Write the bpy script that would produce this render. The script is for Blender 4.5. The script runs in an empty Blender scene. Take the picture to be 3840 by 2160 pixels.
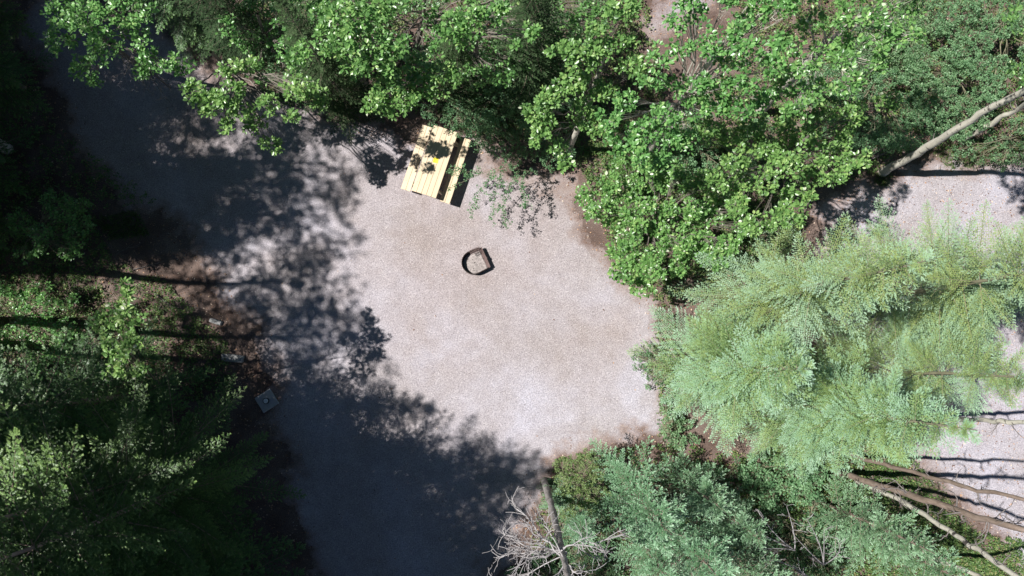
import bpy, math, random
import numpy as np
from math import radians as R
S = bpy.context.scene
rng = np.random.default_rng(7)
random.seed(7)

# ------------------------------------------------------------------ camera
H, F, TILT = 21.7, 2850.0, R(5.41)          # metres above ground, focal length in photo pixels (3840 wide), tilt off nadir
cam = bpy.data.cameras.new('Camera'); camo = bpy.data.objects.new('Camera', cam)
S.collection.objects.link(camo); S.camera = camo
camo.location = (0, 0, H); camo.rotation_euler = (TILT, 0, 0)
cam.sensor_fit = 'HORIZONTAL'; cam.sensor_width = 36; cam.lens = 36*F/3840
cam.clip_start = 0.1; cam.clip_end = 500
# ------------------------------------------------------------------ light
SUN_EL = R(58.0); SD = np.array([-0.9965, 0.05, 0])      # where the sun stands (horizontal)
SD = SD/np.linalg.norm(SD)
w = bpy.data.worlds.new('World'); S.world = w; w.use_nodes = True
nt = w.node_tree; bg = nt.nodes['Background']; sky = nt.nodes.new('ShaderNodeTexSky')
sky.sky_type = 'NISHITA'; sky.sun_disc = False; sky.sun_elevation = SUN_EL
sky.sun_rotation = math.atan2(SD[0], SD[1]); sky.altitude = 2500; sky.air_density = 0.45; sky.dust_density = 0.2; sky.ozone_density = 1.5
nt.links.new(sky.outputs[0], bg.inputs[0]); bg.inputs[1].default_value = 0.075
sl = bpy.data.lights.new('Sun', 'SUN'); so = bpy.data.objects.new('Sun', sl); S.collection.objects.link(so)
sl.energy = 5.0; sl.angle = R(0.53); sl.color = (1.0, 0.97, 0.94)
from mathutils import Vector, Matrix
sv = Vector((SD[0]*math.cos(SUN_EL), SD[1]*math.cos(SUN_EL), math.sin(SUN_EL)))
so.rotation_euler = sv.to_track_quat('Z', 'Y').to_euler(); so.location = (-12, 0, 30)
S.view_settings.view_transform = 'Standard'; S.view_settings.look = 'None'
S.view_settings.gamma = 1; S.view_settings.exposure = 0.55
S.render.film_transparent = False
try:
    S.cycles.max_bounces = 6; S.cycles.transmission_bounces = 3; S.cycles.diffuse_bounces = 3
except Exception: pass

# ------------------------------------------------------------------ survey helpers (a photo pixel at a known height -> the point on site)
def P(px, py, z=0.0):
    x = (px-1920)/F; y = -(py-1080)/F
    c, s = math.cos(TILT), math.sin(TILT)
    d = np.array([x, y*c+s, y*s-c])
    return np.array([0, 0, H]) + d*((z-H)/d[2])
def scale_at(z): return F/(H-z)
def up_from(base, px, py, z0=0, z1=19):
    zs = np.linspace(z0, z1, 200)
    pts = np.array([P(px, py, z) for z in zs]); d = np.hypot(pts[:, 0]-base[0], pts[:, 1]-base[1])
    return pts[d.argmin()]

# ------------------------------------------------------------------ object helpers
def link(o): S.collection.objects.link(o); return o
def tagp(o, label=None, cat=None, group=None, kind=None):
    if label: o['label'] = label
    if cat: o['category'] = cat
    if group: o['group'] = group
    if kind: o['kind'] = kind
    return o
def empty(name, loc, label, cat, group=None, rz=0, sc=1):
    o = bpy.data.objects.new(name, None); link(o)
    o.location = loc; o.rotation_euler = (0, 0, rz)
    o.scale = (sc, sc, sc) if not hasattr(sc, '__len__') else sc
    o.empty_display_size = 0.3
    return tagp(o, label, cat, group)
class Geo:
    def __init__(s): s.v = []; s.f = []; s.t = []; s.n = 0; s.k = []
    def add(s, v, f, t=0.5, k=0.0):
        v = np.asarray(v, float); f = np.asarray(f, int)
        s.v.append(v); s.f.append(f+s.n); s.n += len(v)
        s.t.append(np.broadcast_to(np.asarray(t, float), (len(v),)).copy())
        s.k.append(np.broadcast_to(np.asarray(k, float), (len(v),)).copy())
    def merge(s, o, M=None, T=None):
        v, f, t, k = o.arrays()
        if M is not None: v = v@np.asarray(M).T
        if T is not None: v = v+T
        for a in f: pass
        s.v.append(v); s.t.append(t); s.k.append(k)
        for a in f: s.f.append(a+s.n)
        s.n += len(v)
    def arrays(s): return np.concatenate(s.v), s.f, np.concatenate(s.t), np.concatenate(s.k)
    def mesh(s, name, mats, smooth=False):
        me = bpy.data.meshes.new(name)
        V = np.concatenate(s.v).astype(np.float32)
        fl = [a for a in s.f if len(a)]
        sizes = np.concatenate([np.full(len(a), a.shape[1]) for a in fl]).astype(np.int32)
        loops = np.concatenate([a.ravel() for a in fl]).astype(np.int32)
        starts = np.concatenate([[0], np.cumsum(sizes)[:-1]]).astype(np.int32)
        me.vertices.add(len(V)); me.vertices.foreach_set('co', V.ravel())
        me.loops.add(len(loops)); me.loops.foreach_set('vertex_index', loops)
        me.polygons.add(len(sizes)); me.polygons.foreach_set('loop_start', starts)
        try: me.polygons.foreach_set('loop_total', sizes)
        except Exception: pass
        me.update(calc_edges=True)
        for nm, arr in (('tint', s.t), ('tip', s.k)):
            a = me.attributes.new(nm, 'FLOAT', 'POINT'); a.data.foreach_set('value', np.concatenate(arr).astype(np.float32))
        me.polygons.foreach_set('use_smooth', np.full(len(sizes), bool(smooth)))
        for m in (mats if isinstance(mats, (list, tuple)) else [mats]): me.materials.append(m)
        me.validate(); return me
    def obj(s, name, mat, parent=None, smooth=False, mname=None):
        o = bpy.data.objects.new(name, s.mesh(mname or name, mat, smooth)); link(o)
        if parent is not None: o.parent = parent
        return o
def inst(geo, V, Fc, Mx, T, t=0.5, k=None, trand=None, trange=0.25):
    """many transformed copies of one small template merged in a mesh"""
    n = len(T); v = np.einsum('nij,vj->nvi', Mx, V)+T[:, None, :]
    f = Fc[None]+(np.arange(n)*len(V))[:, None, None]
    tt = np.broadcast_to(np.asarray(t, float), (n, len(V))) if trand is None else np.broadcast_to(np.clip(trand[:, None]+np.asarray(t, float)-0.5, 0, 1), (n, len(V)))
    kk = np.broadcast_to(0.0 if k is None else np.asarray(k, float), (n, len(V)))
    geo.add(v.reshape(-1, 3), f.reshape(-1, Fc.shape[1]), tt.reshape(-1), kk.reshape(-1))
def norm(a): return a/np.maximum(np.linalg.norm(a, axis=-1, keepdims=True), 1e-9)
def frames(fwd, roll=None, up=(0, 0, 1)):
    """matrices whose columns are: x = fwd, y = side, z = up-ish"""
    fwd = norm(fwd); up = np.broadcast_to(np.array(up, float), fwd.shape)
    side = np.cross(up, fwd); bad = np.linalg.norm(side, axis=-1) < 1e-3
    side[bad] = [0, 1, 0]; side = norm(side); u = np.cross(fwd, side)
    if roll is not None:
        c, s_ = np.cos(roll)[:, None], np.sin(roll)[:, None]
        side, u = side*c+u*s_, u*c-side*s_
    return np.stack([fwd, side, u], axis=-1)
def tube(pts, rad, n=6, t=0.5, geo=None, cap=True):
    pts = np.asarray(pts, float); rad = np.broadcast_to(np.asarray(rad, float), (len(pts),))
    tan = norm(np.gradient(pts, axis=0)); ref = np.array([0.31, 0.17, 0.93])
    a = norm(np.cross(tan, ref)); b = np.cross(tan, a)
    ang = np.arange(n)*2*np.pi/n
    ring = pts[:, None]+rad[:, None, None]*(np.cos(ang)[None, :, None]*a[:, None]+np.sin(ang)[None, :, None]*b[:, None])
    v = ring.reshape(-1, 3); m = len(pts); q = []
    i, j = np.meshgrid(np.arange(m-1), np.arange(n), indexing='ij')
    q = np.stack([i*n+j, i*n+(j+1) % n, (i+1)*n+(j+1) % n, (i+1)*n+j], -1).reshape(-1, 4)
    g = geo or Geo(); g.add(v, q, t)
    return g
def bez(a, b, c, n=8):
    u = np.linspace(0, 1, n)[:, None]; return (1-u)**2*a+2*u*(1-u)*b+u*u*c
def box(geo, c, s, M=None, t=0.5, bev=0.0):
    """box with chamfered long edges: centre c, size s"""
    x, y, z = np.array(s)/2; b = bev
    if b <= 0:
        v = np.array([[i*x, j*y, k*z] for i in (-1, 1) for j in (-1, 1) for k in (-1, 1)])
        f = [[0, 1, 3, 2], [4, 6, 7, 5], [0, 4, 5, 1], [2, 3, 7, 6], [0, 2, 6, 4], [1, 5, 7, 3]]
        v = v+np.array(c)
        if M is not None: v = v@np.asarray(M).T
        geo.add(v, f, t); return
    # octagonal section extruded along y, with inset ends
    sec = [(-x+b, -z), (x-b, -z), (x, -z+b), (x, z-b), (x-b, z), (-x+b, z), (-x, z-b), (-x, -z+b)]
    rings = []
    for yy, k in ((-y, b*0.7), (-y+b, 0), (y-b, 0), (y, b*0.7)):
        rings.append([[px_-math.copysign(min(k, abs(px_)), px_), yy, pz_-math.copysign(min(k, abs(pz_)), pz_)] for px_, pz_ in sec])
    v = np.array(rings).reshape(-1, 3)+np.array(c); f = []
    for r in range(3):
        for j in range(8): f.append([r*8+j, r*8+(j+1) % 8, (r+1)*8+(j+1) % 8, (r+1)*8+j])
    if M is not None: v = v@np.asarray(M).T
    geo.add(v, f, t)
    n0 = geo.n-32
    geo.f.append(np.array([[n0+7-j for j in range(8)], [n0+24+j for j in range(8)]]))

# ------------------------------------------------------------------ materials
def mat(name):
    m = bpy.data.materials.new(name); m.use_nodes = True; nt = m.node_tree
    return m, nt, nt.nodes['Principled BSDF']
def N(nt, typ, **kw):
    n = nt.nodes.new(typ)
    for k, v in kw.items():
        if k.startswith('i_'): n.inputs[int(k[2:]) if k[2:].isdigit() else k[2:].replace('_', ' ')].default_value = v
        else: setattr(n, k, v)
    return n
def ramp(nt, stops, src=None):
    r = nt.nodes.new('ShaderNodeValToRGB'); cr = r.color_ramp
    while len(cr.elements) < len(stops): cr.elements.new(0.5)
    for e, (p, c) in zip(cr.elements, stops): e.position = p; e.color = (*c, 1) if len(c) == 3 else c
    if src is not None: nt.links.new(src, r.inputs[0])
    return r
def mix(nt, a, b, f, mode='MIX'):
    m = nt.nodes.new('ShaderNodeMix'); m.data_type = 'RGBA'; m.blend_type = mode
    for sock, val in ((m.inputs[0], f), (m.inputs[6], a), (m.inputs[7], b)):
        if hasattr(val, 'links') or hasattr(val, 'is_output'): nt.links.new(val, sock)
        elif isinstance(val, (tuple, list)): sock.default_value = (*val, 1)
        else: sock.default_value = val
    return m.outputs[2]
def noise(nt, scale, detail=4, rough=0.6, vec=None, dist=0.0):
    n = nt.nodes.new('ShaderNodeTexNoise'); n.inputs['Scale'].default_value = scale
    n.inputs['Detail'].default_value = detail; n.inputs['Roughness'].default_value = rough; n.inputs['Distortion'].default_value = dist
    if vec is None:
        vec = nt.nodes.new('ShaderNodeTexCoord').outputs['Object']
    nt.links.new(vec, n.inputs['Vector']); return n.outputs[0]
def bump(nt, h, bsdf, strength, dist=0.02):
    b = nt.nodes.new('ShaderNodeBump'); b.inputs['Strength'].default_value = strength; b.inputs['Distance'].default_value = dist
    nt.links.new(h, b.inputs['Height']); nt.links.new(b.outputs[0], bsdf.inputs['Normal'])

def leaf_mat(name, stops, tipcol=None, trans=0.38, rough=0.38, spec=0.5, transcol=(0.18, 0.38, 0.07)):
    m, nt, b = mat(name)
    at = N(nt, 'ShaderNodeAttribute', attribute_name='tint')
    oi = nt.nodes.new('ShaderNodeObjectInfo')
    r = ramp(nt, stops, at.outputs['Fac']); col = r.outputs[0]
    hs = nt.nodes.new('ShaderNodeHueSaturation')
    mr = N(nt, 'ShaderNodeMapRange'); mr.inputs[3].default_value = 0.485; mr.inputs[4].default_value = 0.512
    nt.links.new(oi.outputs['Random'], mr.inputs[0]); nt.links.new(mr.outputs[0], hs.inputs['Hue'])
    nt.links.new(col, hs.inputs['Color']); col = hs.outputs[0]
    if tipcol:
        ak = N(nt, 'ShaderNodeAttribute', attribute_name='tip'); col = mix(nt, col, tipcol, ak.outputs['Fac'])
    nt.links.new(col, b.inputs['Base Color']); b.inputs['Roughness'].default_value = rough
    b.inputs['Specular IOR Level'].default_value = spec
    tr = nt.nodes.new('ShaderNodeBsdfTranslucent')
    tc = mix(nt, col, transcol, 0.5); nt.links.new(tc, tr.inputs[0])
    ms = nt.nodes.new('ShaderNodeMixShader'); ms.inputs[0].default_value = trans
    nt.links.new(b.outputs[0], ms.inputs[1]); nt.links.new(tr.outputs[0], ms.inputs[2])
    nt.links.new(ms.outputs[0], nt.nodes['Material Output'].inputs[0]); return m

M_POP = leaf_mat('poplar_leaf', [(0.0, (0.08, 0.19, 0.06)), (0.4, (0.16, 0.34, 0.095)), (0.75, (0.26, 0.48, 0.145)), (0.97, (0.40, 0.58, 0.20)), (1.0, (0.68, 0.74, 0.54))], rough=0.33, spec=0.65)
M_SHRUB = leaf_mat('shrub_leaf', [(0.0, (0.06, 0.14, 0.065)), (0.5, (0.155, 0.30, 0.14)), (1.0, (0.30, 0.47, 0.24))], rough=0.42)
M_YSHRUB = leaf_mat('yellowish_shrub_leaf', [(0.0, (0.09, 0.15, 0.05)), (0.5, (0.19, 0.27, 0.09)), (1.0, (0.33, 0.42, 0.18))], rough=0.45)
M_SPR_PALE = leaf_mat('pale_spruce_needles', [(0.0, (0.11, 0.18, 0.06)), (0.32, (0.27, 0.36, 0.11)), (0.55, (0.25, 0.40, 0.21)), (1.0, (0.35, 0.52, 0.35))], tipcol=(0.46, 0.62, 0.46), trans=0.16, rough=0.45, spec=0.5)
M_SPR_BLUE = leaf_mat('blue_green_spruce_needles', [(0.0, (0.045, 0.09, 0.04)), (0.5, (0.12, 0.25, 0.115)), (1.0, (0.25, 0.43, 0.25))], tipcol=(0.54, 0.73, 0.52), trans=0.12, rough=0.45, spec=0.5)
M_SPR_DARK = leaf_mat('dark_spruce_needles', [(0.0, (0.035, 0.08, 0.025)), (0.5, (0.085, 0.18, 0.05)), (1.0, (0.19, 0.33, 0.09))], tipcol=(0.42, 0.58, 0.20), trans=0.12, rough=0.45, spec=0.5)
M_SPR_SHADE = leaf_mat('shaded_spruce_needles', [(0.0, (0.015, 0.03, 0.012)), (0.5, (0.035, 0.065, 0.025)), (1.0, (0.07, 0.12, 0.05))], tipcol=(0.10, 0.18, 0.07), trans=0.1, rough=0.7, spec=0.15)  # darkened copy of the spruce needles, canopy shade put into the colour
M_GRASS = leaf_mat('ground_cover_leaf', [(0.0, (0.05, 0.10, 0.03)), (0.5, (0.10, 0.19, 0.05)), (0.85, (0.16, 0.25, 0.07)), (1.0, (0.30, 0.28, 0.12))], rough=0.5, trans=0.2)

def bark_mat(name, c1, c2, knots=None, scale=9):
    m, nt, b = mat(name)
    tc = nt.nodes.new('ShaderNodeTexCoord'); mp = nt.nodes.new('ShaderNodeMapping'); mp.inputs['Scale'].default_value = (1, 1, 0.35)
    nt.links.new(tc.outputs['Object'], mp.inputs[0])
    n1 = noise(nt, scale, 6, 0.7, mp.outputs[0]); r = ramp(nt, [(0.3, c1), (0.7, c2)], n1); col = r.outputs[0]
    if knots:
        mp2 = nt.nodes.new('ShaderNodeMapping'); mp2.inputs['Scale'].default_value = (1, 1, 2.2)
        nt.links.new(tc.outputs['Object'], mp2.inputs[0])
        n2 = noise(nt, 3.2, 4, 0.65, mp2.outputs[0]); r2 = ramp(nt, [(0.58, (0, 0, 0)), (0.64, (1, 1, 1))], n2)
        col = mix(nt, col, knots, r2.outputs[0])
    nt.links.new(col, b.inputs['Base Color']); b.inputs['Roughness'].default_value = 0.85
    bump(nt, n1, b, 0.6, 0.02); return m
M_BARK = bark_mat('grey_brown_bark', (0.10, 0.085, 0.07), (0.27, 0.24, 0.20))
M_BIRCH = bark_mat('pale_aspen_bark', (0.42, 0.39, 0.32), (0.62, 0.59, 0.50), knots=(0.06, 0.05, 0.045))
M_PINEBARK = bark_mat('brown_conifer_bark', (0.16, 0.115, 0.085), (0.34, 0.26, 0.21))
M_DEAD = bark_mat('bleached_dead_wood', (0.24, 0.22, 0.215), (0.50, 0.475, 0.47))
M_DEADDARK = bark_mat('grey_dead_twig', (0.11, 0.095, 0.09), (0.26, 0.23, 0.215))
M_GREYB = bark_mat('scaly_grey_bark', (0.13, 0.115, 0.105), (0.42, 0.39, 0.36), knots=(0.07, 0.06, 0.05), scale=14)
M_STEM = bark_mat('green_brown_stem', (0.14, 0.13, 0.08), (0.28, 0.26, 0.17))

def soil_colour(nt, k=1.0):
    """needle litter over dark soil: red-brown with pale flecks"""
    a = noise(nt, 1.1, 5, 0.6); base = ramp(nt, [(0.3, (0.15*k, 0.095*k, 0.075*k)), (0.55, (0.26*k, 0.19*k, 0.16*k)), (0.75, (0.36*k, 0.285*k, 0.25*k))], a).outputs[0]
    f = noise(nt, 34, 5, 0.75); fl = ramp(nt, [(0.3, (0.42, 0.38, 0.36)), (0.52, (1, 1, 1)), (0.68, (1.9, 1.75, 1.6))], f).outputs[0]
    return mix(nt, base, fl, 1.0, 'MULTIPLY'), f
m, nt, b = mat('forest_soil'); col, f = soil_colour(nt, .62); nt.links.new(col, b.inputs['Base Color']); b.inputs['Roughness'].default_value = 0.95
bump(nt, f, b, 0.8, 0.03); M_SOIL = m
def gravel_mat(name, cA, cB, cC):
    m, nt, b = mat(name)
    soil, f = soil_colour(nt, .62)
    big = noise(nt, 0.42, 4, 0.55, dist=0.4); mid = noise(nt, 2.3, 5, 0.6); fine = noise(nt, 30, 4, 0.8)
    c = ramp(nt, [(0.36, cA), (0.52, cB), (0.66, cC)], big).outputs[0]
    c = mix(nt, c, ramp(nt, [(0.3, (0.88, 0.86, 0.845)), (0.7, (1.06, 1.06, 1.06))], mid).outputs[0], 1.0, 'MULTIPLY')
    c = mix(nt, c, ramp(nt, [(0.30, (0.45, 0.44, 0.45)), (0.5, (1, 1, 1)), (0.68, (1.5, 1.48, 1.46))], fine).outputs[0], 1.0, 'MULTIPLY')
    ak = N(nt, 'ShaderNodeAttribute', attribute_name='tip')      # trodden earth worked into the gravel
    c = mix(nt, c, mix(nt, c, (0.91, 0.86, 0.81), 1.0, 'MULTIPLY'), ak.outputs['Fac'])
    vo = nt.nodes.new('ShaderNodeTexVoronoi'); vo.inputs['Scale'].default_value = 26
    tcv = nt.nodes.new('ShaderNodeTexCoord'); nt.links.new(tcv.outputs['Object'], vo.inputs['Vector'])
    sp = ramp(nt, [(0.0, (1, 1, 1)), (0.16, (1, 1, 1)), (0.24, (0, 0, 0))], vo.outputs['Distance'])
    hs = N(nt, 'ShaderNodeMath', operation='GREATER_THAN'); sx = nt.nodes.new('ShaderNodeSeparateColor')
    nt.links.new(vo.outputs['Color'], sx.inputs[0]); nt.links.new(sx.outputs[0], hs.inputs[0]); hs.inputs[1].default_value = 0.80
    mm = N(nt, 'ShaderNodeMath', operation='MULTIPLY'); nt.links.new(sp.outputs[0], mm.inputs[0]); nt.links.new(hs.outputs[0], mm.inputs[1])
    c = mix(nt, c, (0.74, 0.70, 0.68), mm.outputs[0])
    at = N(nt, 'ShaderNodeAttribute', attribute_name='tint')          # distance in from the pad's edge
    ad = N(nt, 'ShaderNodeMath', operation='ADD'); nt.links.new(at.outputs['Fac'], ad.inputs[0])
    sc = N(nt, 'ShaderNodeMapRange'); sc.inputs[3].default_value = -0.55; sc.inputs[4].default_value = 0.55
    nt.links.new(noise(nt, 3.5, 6, 0.75), sc.inputs[0]); nt.links.new(sc.outputs[0], ad.inputs[1])
    e = ramp(nt, [(0.05, (0, 0, 0)), (0.8, (1, 1, 1))], ad.outputs[0])
    lit = mix(nt, soil, (1.55, 1.55, 1.55), ramp(nt, [(0.0, (0, 0, 0)), (0.35, (1, 1, 1))], at.outputs['Fac']).outputs[0], 'MULTIPLY')
    c = mix(nt, lit, c, e.outputs[0])
    nt.links.new(c, b.inputs['Base Color']); b.inputs['Roughness'].default_value = 0.93; b.inputs['Specular IOR Level'].default_value = 0.3
    bump(nt, fine, b, 0.75, 0.02); return m
M_GRAVEL = gravel_mat('pinkish_grey_gravel', (0.345, 0.315, 0.32), (0.38, 0.355, 0.378), (0.415, 0.40, 0.445))

def simple(name, col, rough=0.7, metal=0, var=0.0, scale=20, bmp=0.2):
    m, nt, b = mat(name); n = noise(nt, scale, 5, 0.65)
    lo = tuple(c*(1-var) for c in col); hi = tuple(min(1, c*(1+var)) for c in col)
    nt.links.new(ramp(nt, [(0.3, lo), (0.7, hi)], n).outputs[0], b.inputs['Base Color'])
    b.inputs['Roughness'].default_value = rough; b.inputs['Metallic'].default_value = metal
    if bmp: bump(nt, n, b, bmp, 0.004)
    return m
def wood_mat(name, c1, c2):
    m, nt, b = mat(name)
    tc = nt.nodes.new('ShaderNodeTexCoord'); mp = nt.nodes.new('ShaderNodeMapping'); mp.inputs['Scale'].default_value = (14, 0.9, 14)
    nt.links.new(tc.outputs['Object'], mp.inputs[0])
    g = noise(nt, 3, 6, 0.65, mp.outputs[0], 0.6); c = ramp(nt, [(0.3, c1), (0.7, c2)], g).outputs[0]
    at = N(nt, 'ShaderNodeAttribute', attribute_name='tint')
    c = mix(nt, c, ramp(nt, [(0, (0.86, 0.84, 0.80)), (1, (1.1, 1.1, 1.1))], at.outputs['Fac']).outputs[0], 1.0, 'MULTIPLY')
    nt.links.new(c, b.inputs['Base Color']); b.inputs['Roughness'].default_value = 0.55; bump(nt, g, b, 0.25, 0.003); return m
M_WOOD = wood_mat('yellow_stained_pine', (0.55, 0.43, 0.28), (0.71, 0.585, 0.42))
M_STEEL = simple('blackened_steel', (0.045, 0.033, 0.03), 0.55, 0.6, 0.5, 14)
M_RUST = simple('scorched_steel_plate', (0.20, 0.14, 0.13), 0.6, 0.25, 0.45, 18, 0.3)
M_ASH = simple('ash_and_sand', (0.30, 0.265, 0.25), 0.95, 0, 0.5, 16, 0.9)
M_CONC = simple('weathered_concrete', (0.42, 0.42, 0.43), 0.85, 0, 0.15, 14, 0.3)
M_WHITE = simple('white_plastic', (0.80, 0.82, 0.84), 0.5, 0, 0.12, 9, 0.1)
M_DARKPL = simple('black_rubber', (0.02, 0.02, 0.022), 0.6, 0, 0.1)
M_YEL = simple('yellow_card', (0.85, 0.72, 0.02), 0.5, 0, 0.05)
M_INK = simple('black_ink', (0.03, 0.03, 0.02), 0.6)
M_ROCK = simple('grey_rock', (0.30, 0.30, 0.29), 0.9, 0, 0.25, 8, 0.7)
M_PEB = leaf_mat('pebble', [(0, (0.16, 0.13, 0.12)), (0.5, (0.40, 0.35, 0.33)), (0.85, (0.6, 0.57, 0.55)), (1, (0.78, 0.76, 0.74))], trans=0.0, rough=0.85, spec=0.3)
M_LITTER = leaf_mat('dry_leaf', [(0, (0.10, 0.05, 0.03)), (0.5, (0.26, 0.15, 0.09)), (0.8, (0.50, 0.32, 0.19)), (1, (0.70, 0.60, 0.48))], trans=0.05, rough=0.8, spec=0.3, transcol=(0.3, 0.2, 0.1))

# ------------------------------------------------------------------ value noise for outlines and density
_tab = rng.random((64, 64))
def vn(x, y, s):
    x = np.asarray(x)/s; y = np.asarray(y)/s; xi = np.floor(x).astype(int); yi = np.floor(y).astype(int)
    fx = x-xi; fy = y-yi; fx = fx*fx*(3-2*fx); fy = fy*fy*(3-2*fy)
    g = lambda a, b_: _tab[a % 64, b_ % 64]
    return (g(xi, yi)*(1-fx)+g(xi+1, yi)*fx)*(1-fy)+(g(xi, yi+1)*(1-fx)+g(xi+1, yi+1)*fx)*fy
def inside(poly, x, y):
    c = np.zeros(np.shape(x), bool); n = len(poly)
    for i in range(n):
        (x1, y1), (x2, y2) = poly[i], poly[(i+1) % n]
        k = ((y1 > y) != (y2 > y)) & (x < (x2-x1)*(y-y1)/((y2-y1) if y2 != y1 else 1e-9)+x1); c ^= k
    return c
def polydist(poly, x, y):
    d = np.full(np.shape(x), 1e9); n = len(poly)
    for i in range(n):
        a = np.array(poly[i]); b_ = np.array(poly[(i+1) % n]); ab = b_-a; L = (ab**2).sum()
        t = np.clip(((x-a[0])*ab[0]+(y-a[1])*ab[1])/L, 0, 1)
        d = np.minimum(d, np.hypot(x-a[0]-t*ab[0], y-a[1]-t*ab[1]))
    return d
def wpoly(pix): return [tuple(P(a, b_)[:2]) for a, b_ in pix]

# ------------------------------------------------------------------ ground
def sheet(name, poly, mat_, z, cell, jag, edge, lab=None):
    xs = [p[0] for p in poly]; ys = [p[1] for p in poly]
    X = np.arange(min(xs)-1, max(xs)+1, cell); Y = np.arange(min(ys)-1, max(ys)+1, cell)
    gx, gy = np.meshgrid(X, Y, indexing='ij')
    sd = polydist(poly, gx, gy)*np.where(inside(poly, gx, gy), 1, -1)
    sd = sd+(vn(gx, gy, 0.9)-0.5)*jag*1.4+(vn(gx+31, gy+7, 0.28)-0.5)*jag*0.8+(vn(gx+11, gy+57, 0.1)-0.5)*jag*0.4
    keep = sd > 0; cellk = keep[:-1, :-1] & keep[1:, :-1] & keep[1:, 1:] & keep[:-1, 1:]
    nx, ny = gx.shape; idx = np.arange(nx*ny).reshape(nx, ny)
    q = np.stack([idx[:-1, :-1], idx[1:, :-1], idx[1:, 1:], idx[:-1, 1:]], -1)[cellk]
    used, inv = np.unique(q.ravel(), return_inverse=True)
    gz = z+0.0*gx
    V = np.stack([gx.ravel(), gy.ravel(), gz.ravel()], -1)[used]
    g = Geo(); dk = np.zeros(len(V))
    for cx_, cy_, rr_ in ((1720, 830, 4.2), (2050, 760, 3.2), (480, 520, 5.5), (1650, 1150, 2.2), (2250, 1250, 1.8)):
        c_ = P(cx_, cy_); dk = np.maximum(dk, np.clip(1.25-np.hypot(V[:, 0]-c_[0], V[:, 1]-c_[1])/rr_, 0, 1))
    dk = np.clip(dk*(.35+1.1*vn(V[:, 0]+3, V[:, 1]+8, 1.3)*.6+.5*vn(V[:, 0]+13, V[:, 1]+3, .35)), 0, 1)
    g.add(V, inv.reshape(-1, 4), np.clip(sd.ravel()[used]/edge, 0, 1), dk)
    o = g.obj(name, mat_); tagp(o, lab, None, None, 'structure'); return o
g = Geo(); n = 60; gx, gy = np.meshgrid(np.linspace(-90, 90, n), np.linspace(-90, 90, n), indexing='ij'); idx = np.arange(n*n).reshape(n, n)
g.add(np.stack([gx.ravel(), gy.ravel(), 0*gx.ravel()], -1), np.stack([idx[:-1, :-1], idx[1:, :-1], idx[1:, 1:], idx[:-1, 1:]], -1).reshape(-1, 4))
tagp(g.obj('forest_floor', M_SOIL), 'red brown forest floor of needles and leaf litter under the trees', kind='structure')
CLEAR = [(150, -80), (480, 20), (760, 180), (1050, 330), (1300, 420), (1480, 470), (1750, 520), (1980, 620), (2160, 690), (2220, 850), (2330, 1000), (2430, 1090), (2500, 1180),
         (2520, 1400), (2540, 1560), (2530, 1660), (2300, 1700), (2130, 1740), (2050, 1830), (1950, 2000), (1880, 2160), (1860, 2700), (1200, 2700), (1160, 2200), (1080, 1950), (1060, 1700),
         (1020, 1560), (980, 1400), (930, 1260), (850, 1160), (760, 1010), (600, 860), (430, 740), (300, 560), (200, 330), (60, 100)]
CLEARW = wpoly(CLEAR)
RIGHT = [(3160, 700), (3400, 600), (3700, 590), (4500, 560), (4500, 2600), (3900, 2300), (3740, 2060), (3560, 1900), (3400, 1740), (3280, 1560), (3120, 1300), (3040, 1000), (3060, 780)]
TOPP = [(2360, 60), (2500, -40), (2700, -200), (2700, 60), (2540, 150), (2420, 170)]
sheet('gravel_clearing', CLEARW, M_GRAVEL, 0.006, 0.06, 0.5, 0.75, 'pinkish grey gravel clearing of the campsite')
sheet('gravel_path', wpoly(RIGHT), M_GRAVEL, 0.006, 0.08, 0.5, 0.9, 'sunlit pale gravel ground behind the pale spruces')
sheet('gravel_patch', wpoly(TOPP), M_GRAVEL, 0.006, 0.08, 0.4, 1.2, 'small gravel patch at the top edge between poplar crowns')

def scatter(n, poly=None, pix=None):
    """random ground points inside a polygon given in photo pixels"""
    poly = wpoly(pix) if pix else poly
    xs = [p[0] for p in poly]; ys = [p[1] for p in poly]; out = np.zeros((0, 2))
    while len(out) < n:
        q = np.stack([rng.uniform(min(xs), max(xs), n*2), rng.uniform(min(ys), max(ys), n*2)], -1)
        out = np.concatenate([out, q[inside(poly, q[:, 0], q[:, 1])]])
    return out[:n]
def rotz(a):
    c, s_ = np.cos(a), np.sin(a); z = np.zeros_like(a); o = np.ones_like(a)
    return np.stack([np.stack([c, -s_, z], -1), np.stack([s_, c, z], -1), np.stack([z, z, o], -1)], -2)
def randrot(n):
    q = norm(rng.normal(size=(n, 4))); a, b_, c, d = q.T
    return np.stack([np.stack([1-2*(c*c+d*d), 2*(b_*c-a*d), 2*(b_*d+a*c)], -1), np.stack([2*(b_*c+a*d), 1-2*(b_*b_+d*d), 2*(c*d-a*b_)], -1), np.stack([2*(b_*d-a*c), 2*(c*d+a*b_), 1-2*(b_*b_+c*c)], -1)], -2)
OCT = np.array([[1, 0, 0], [-1, 0, 0], [0, .8, 0], [0, -.8, 0], [0, 0, .6], [0, 0, -.6]], float)
OCF = np.array([[0, 2, 4], [2, 1, 4], [1, 3, 4], [3, 0, 4], [2, 0, 5], [1, 2, 5], [3, 1, 5], [0, 3, 5]])
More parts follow.
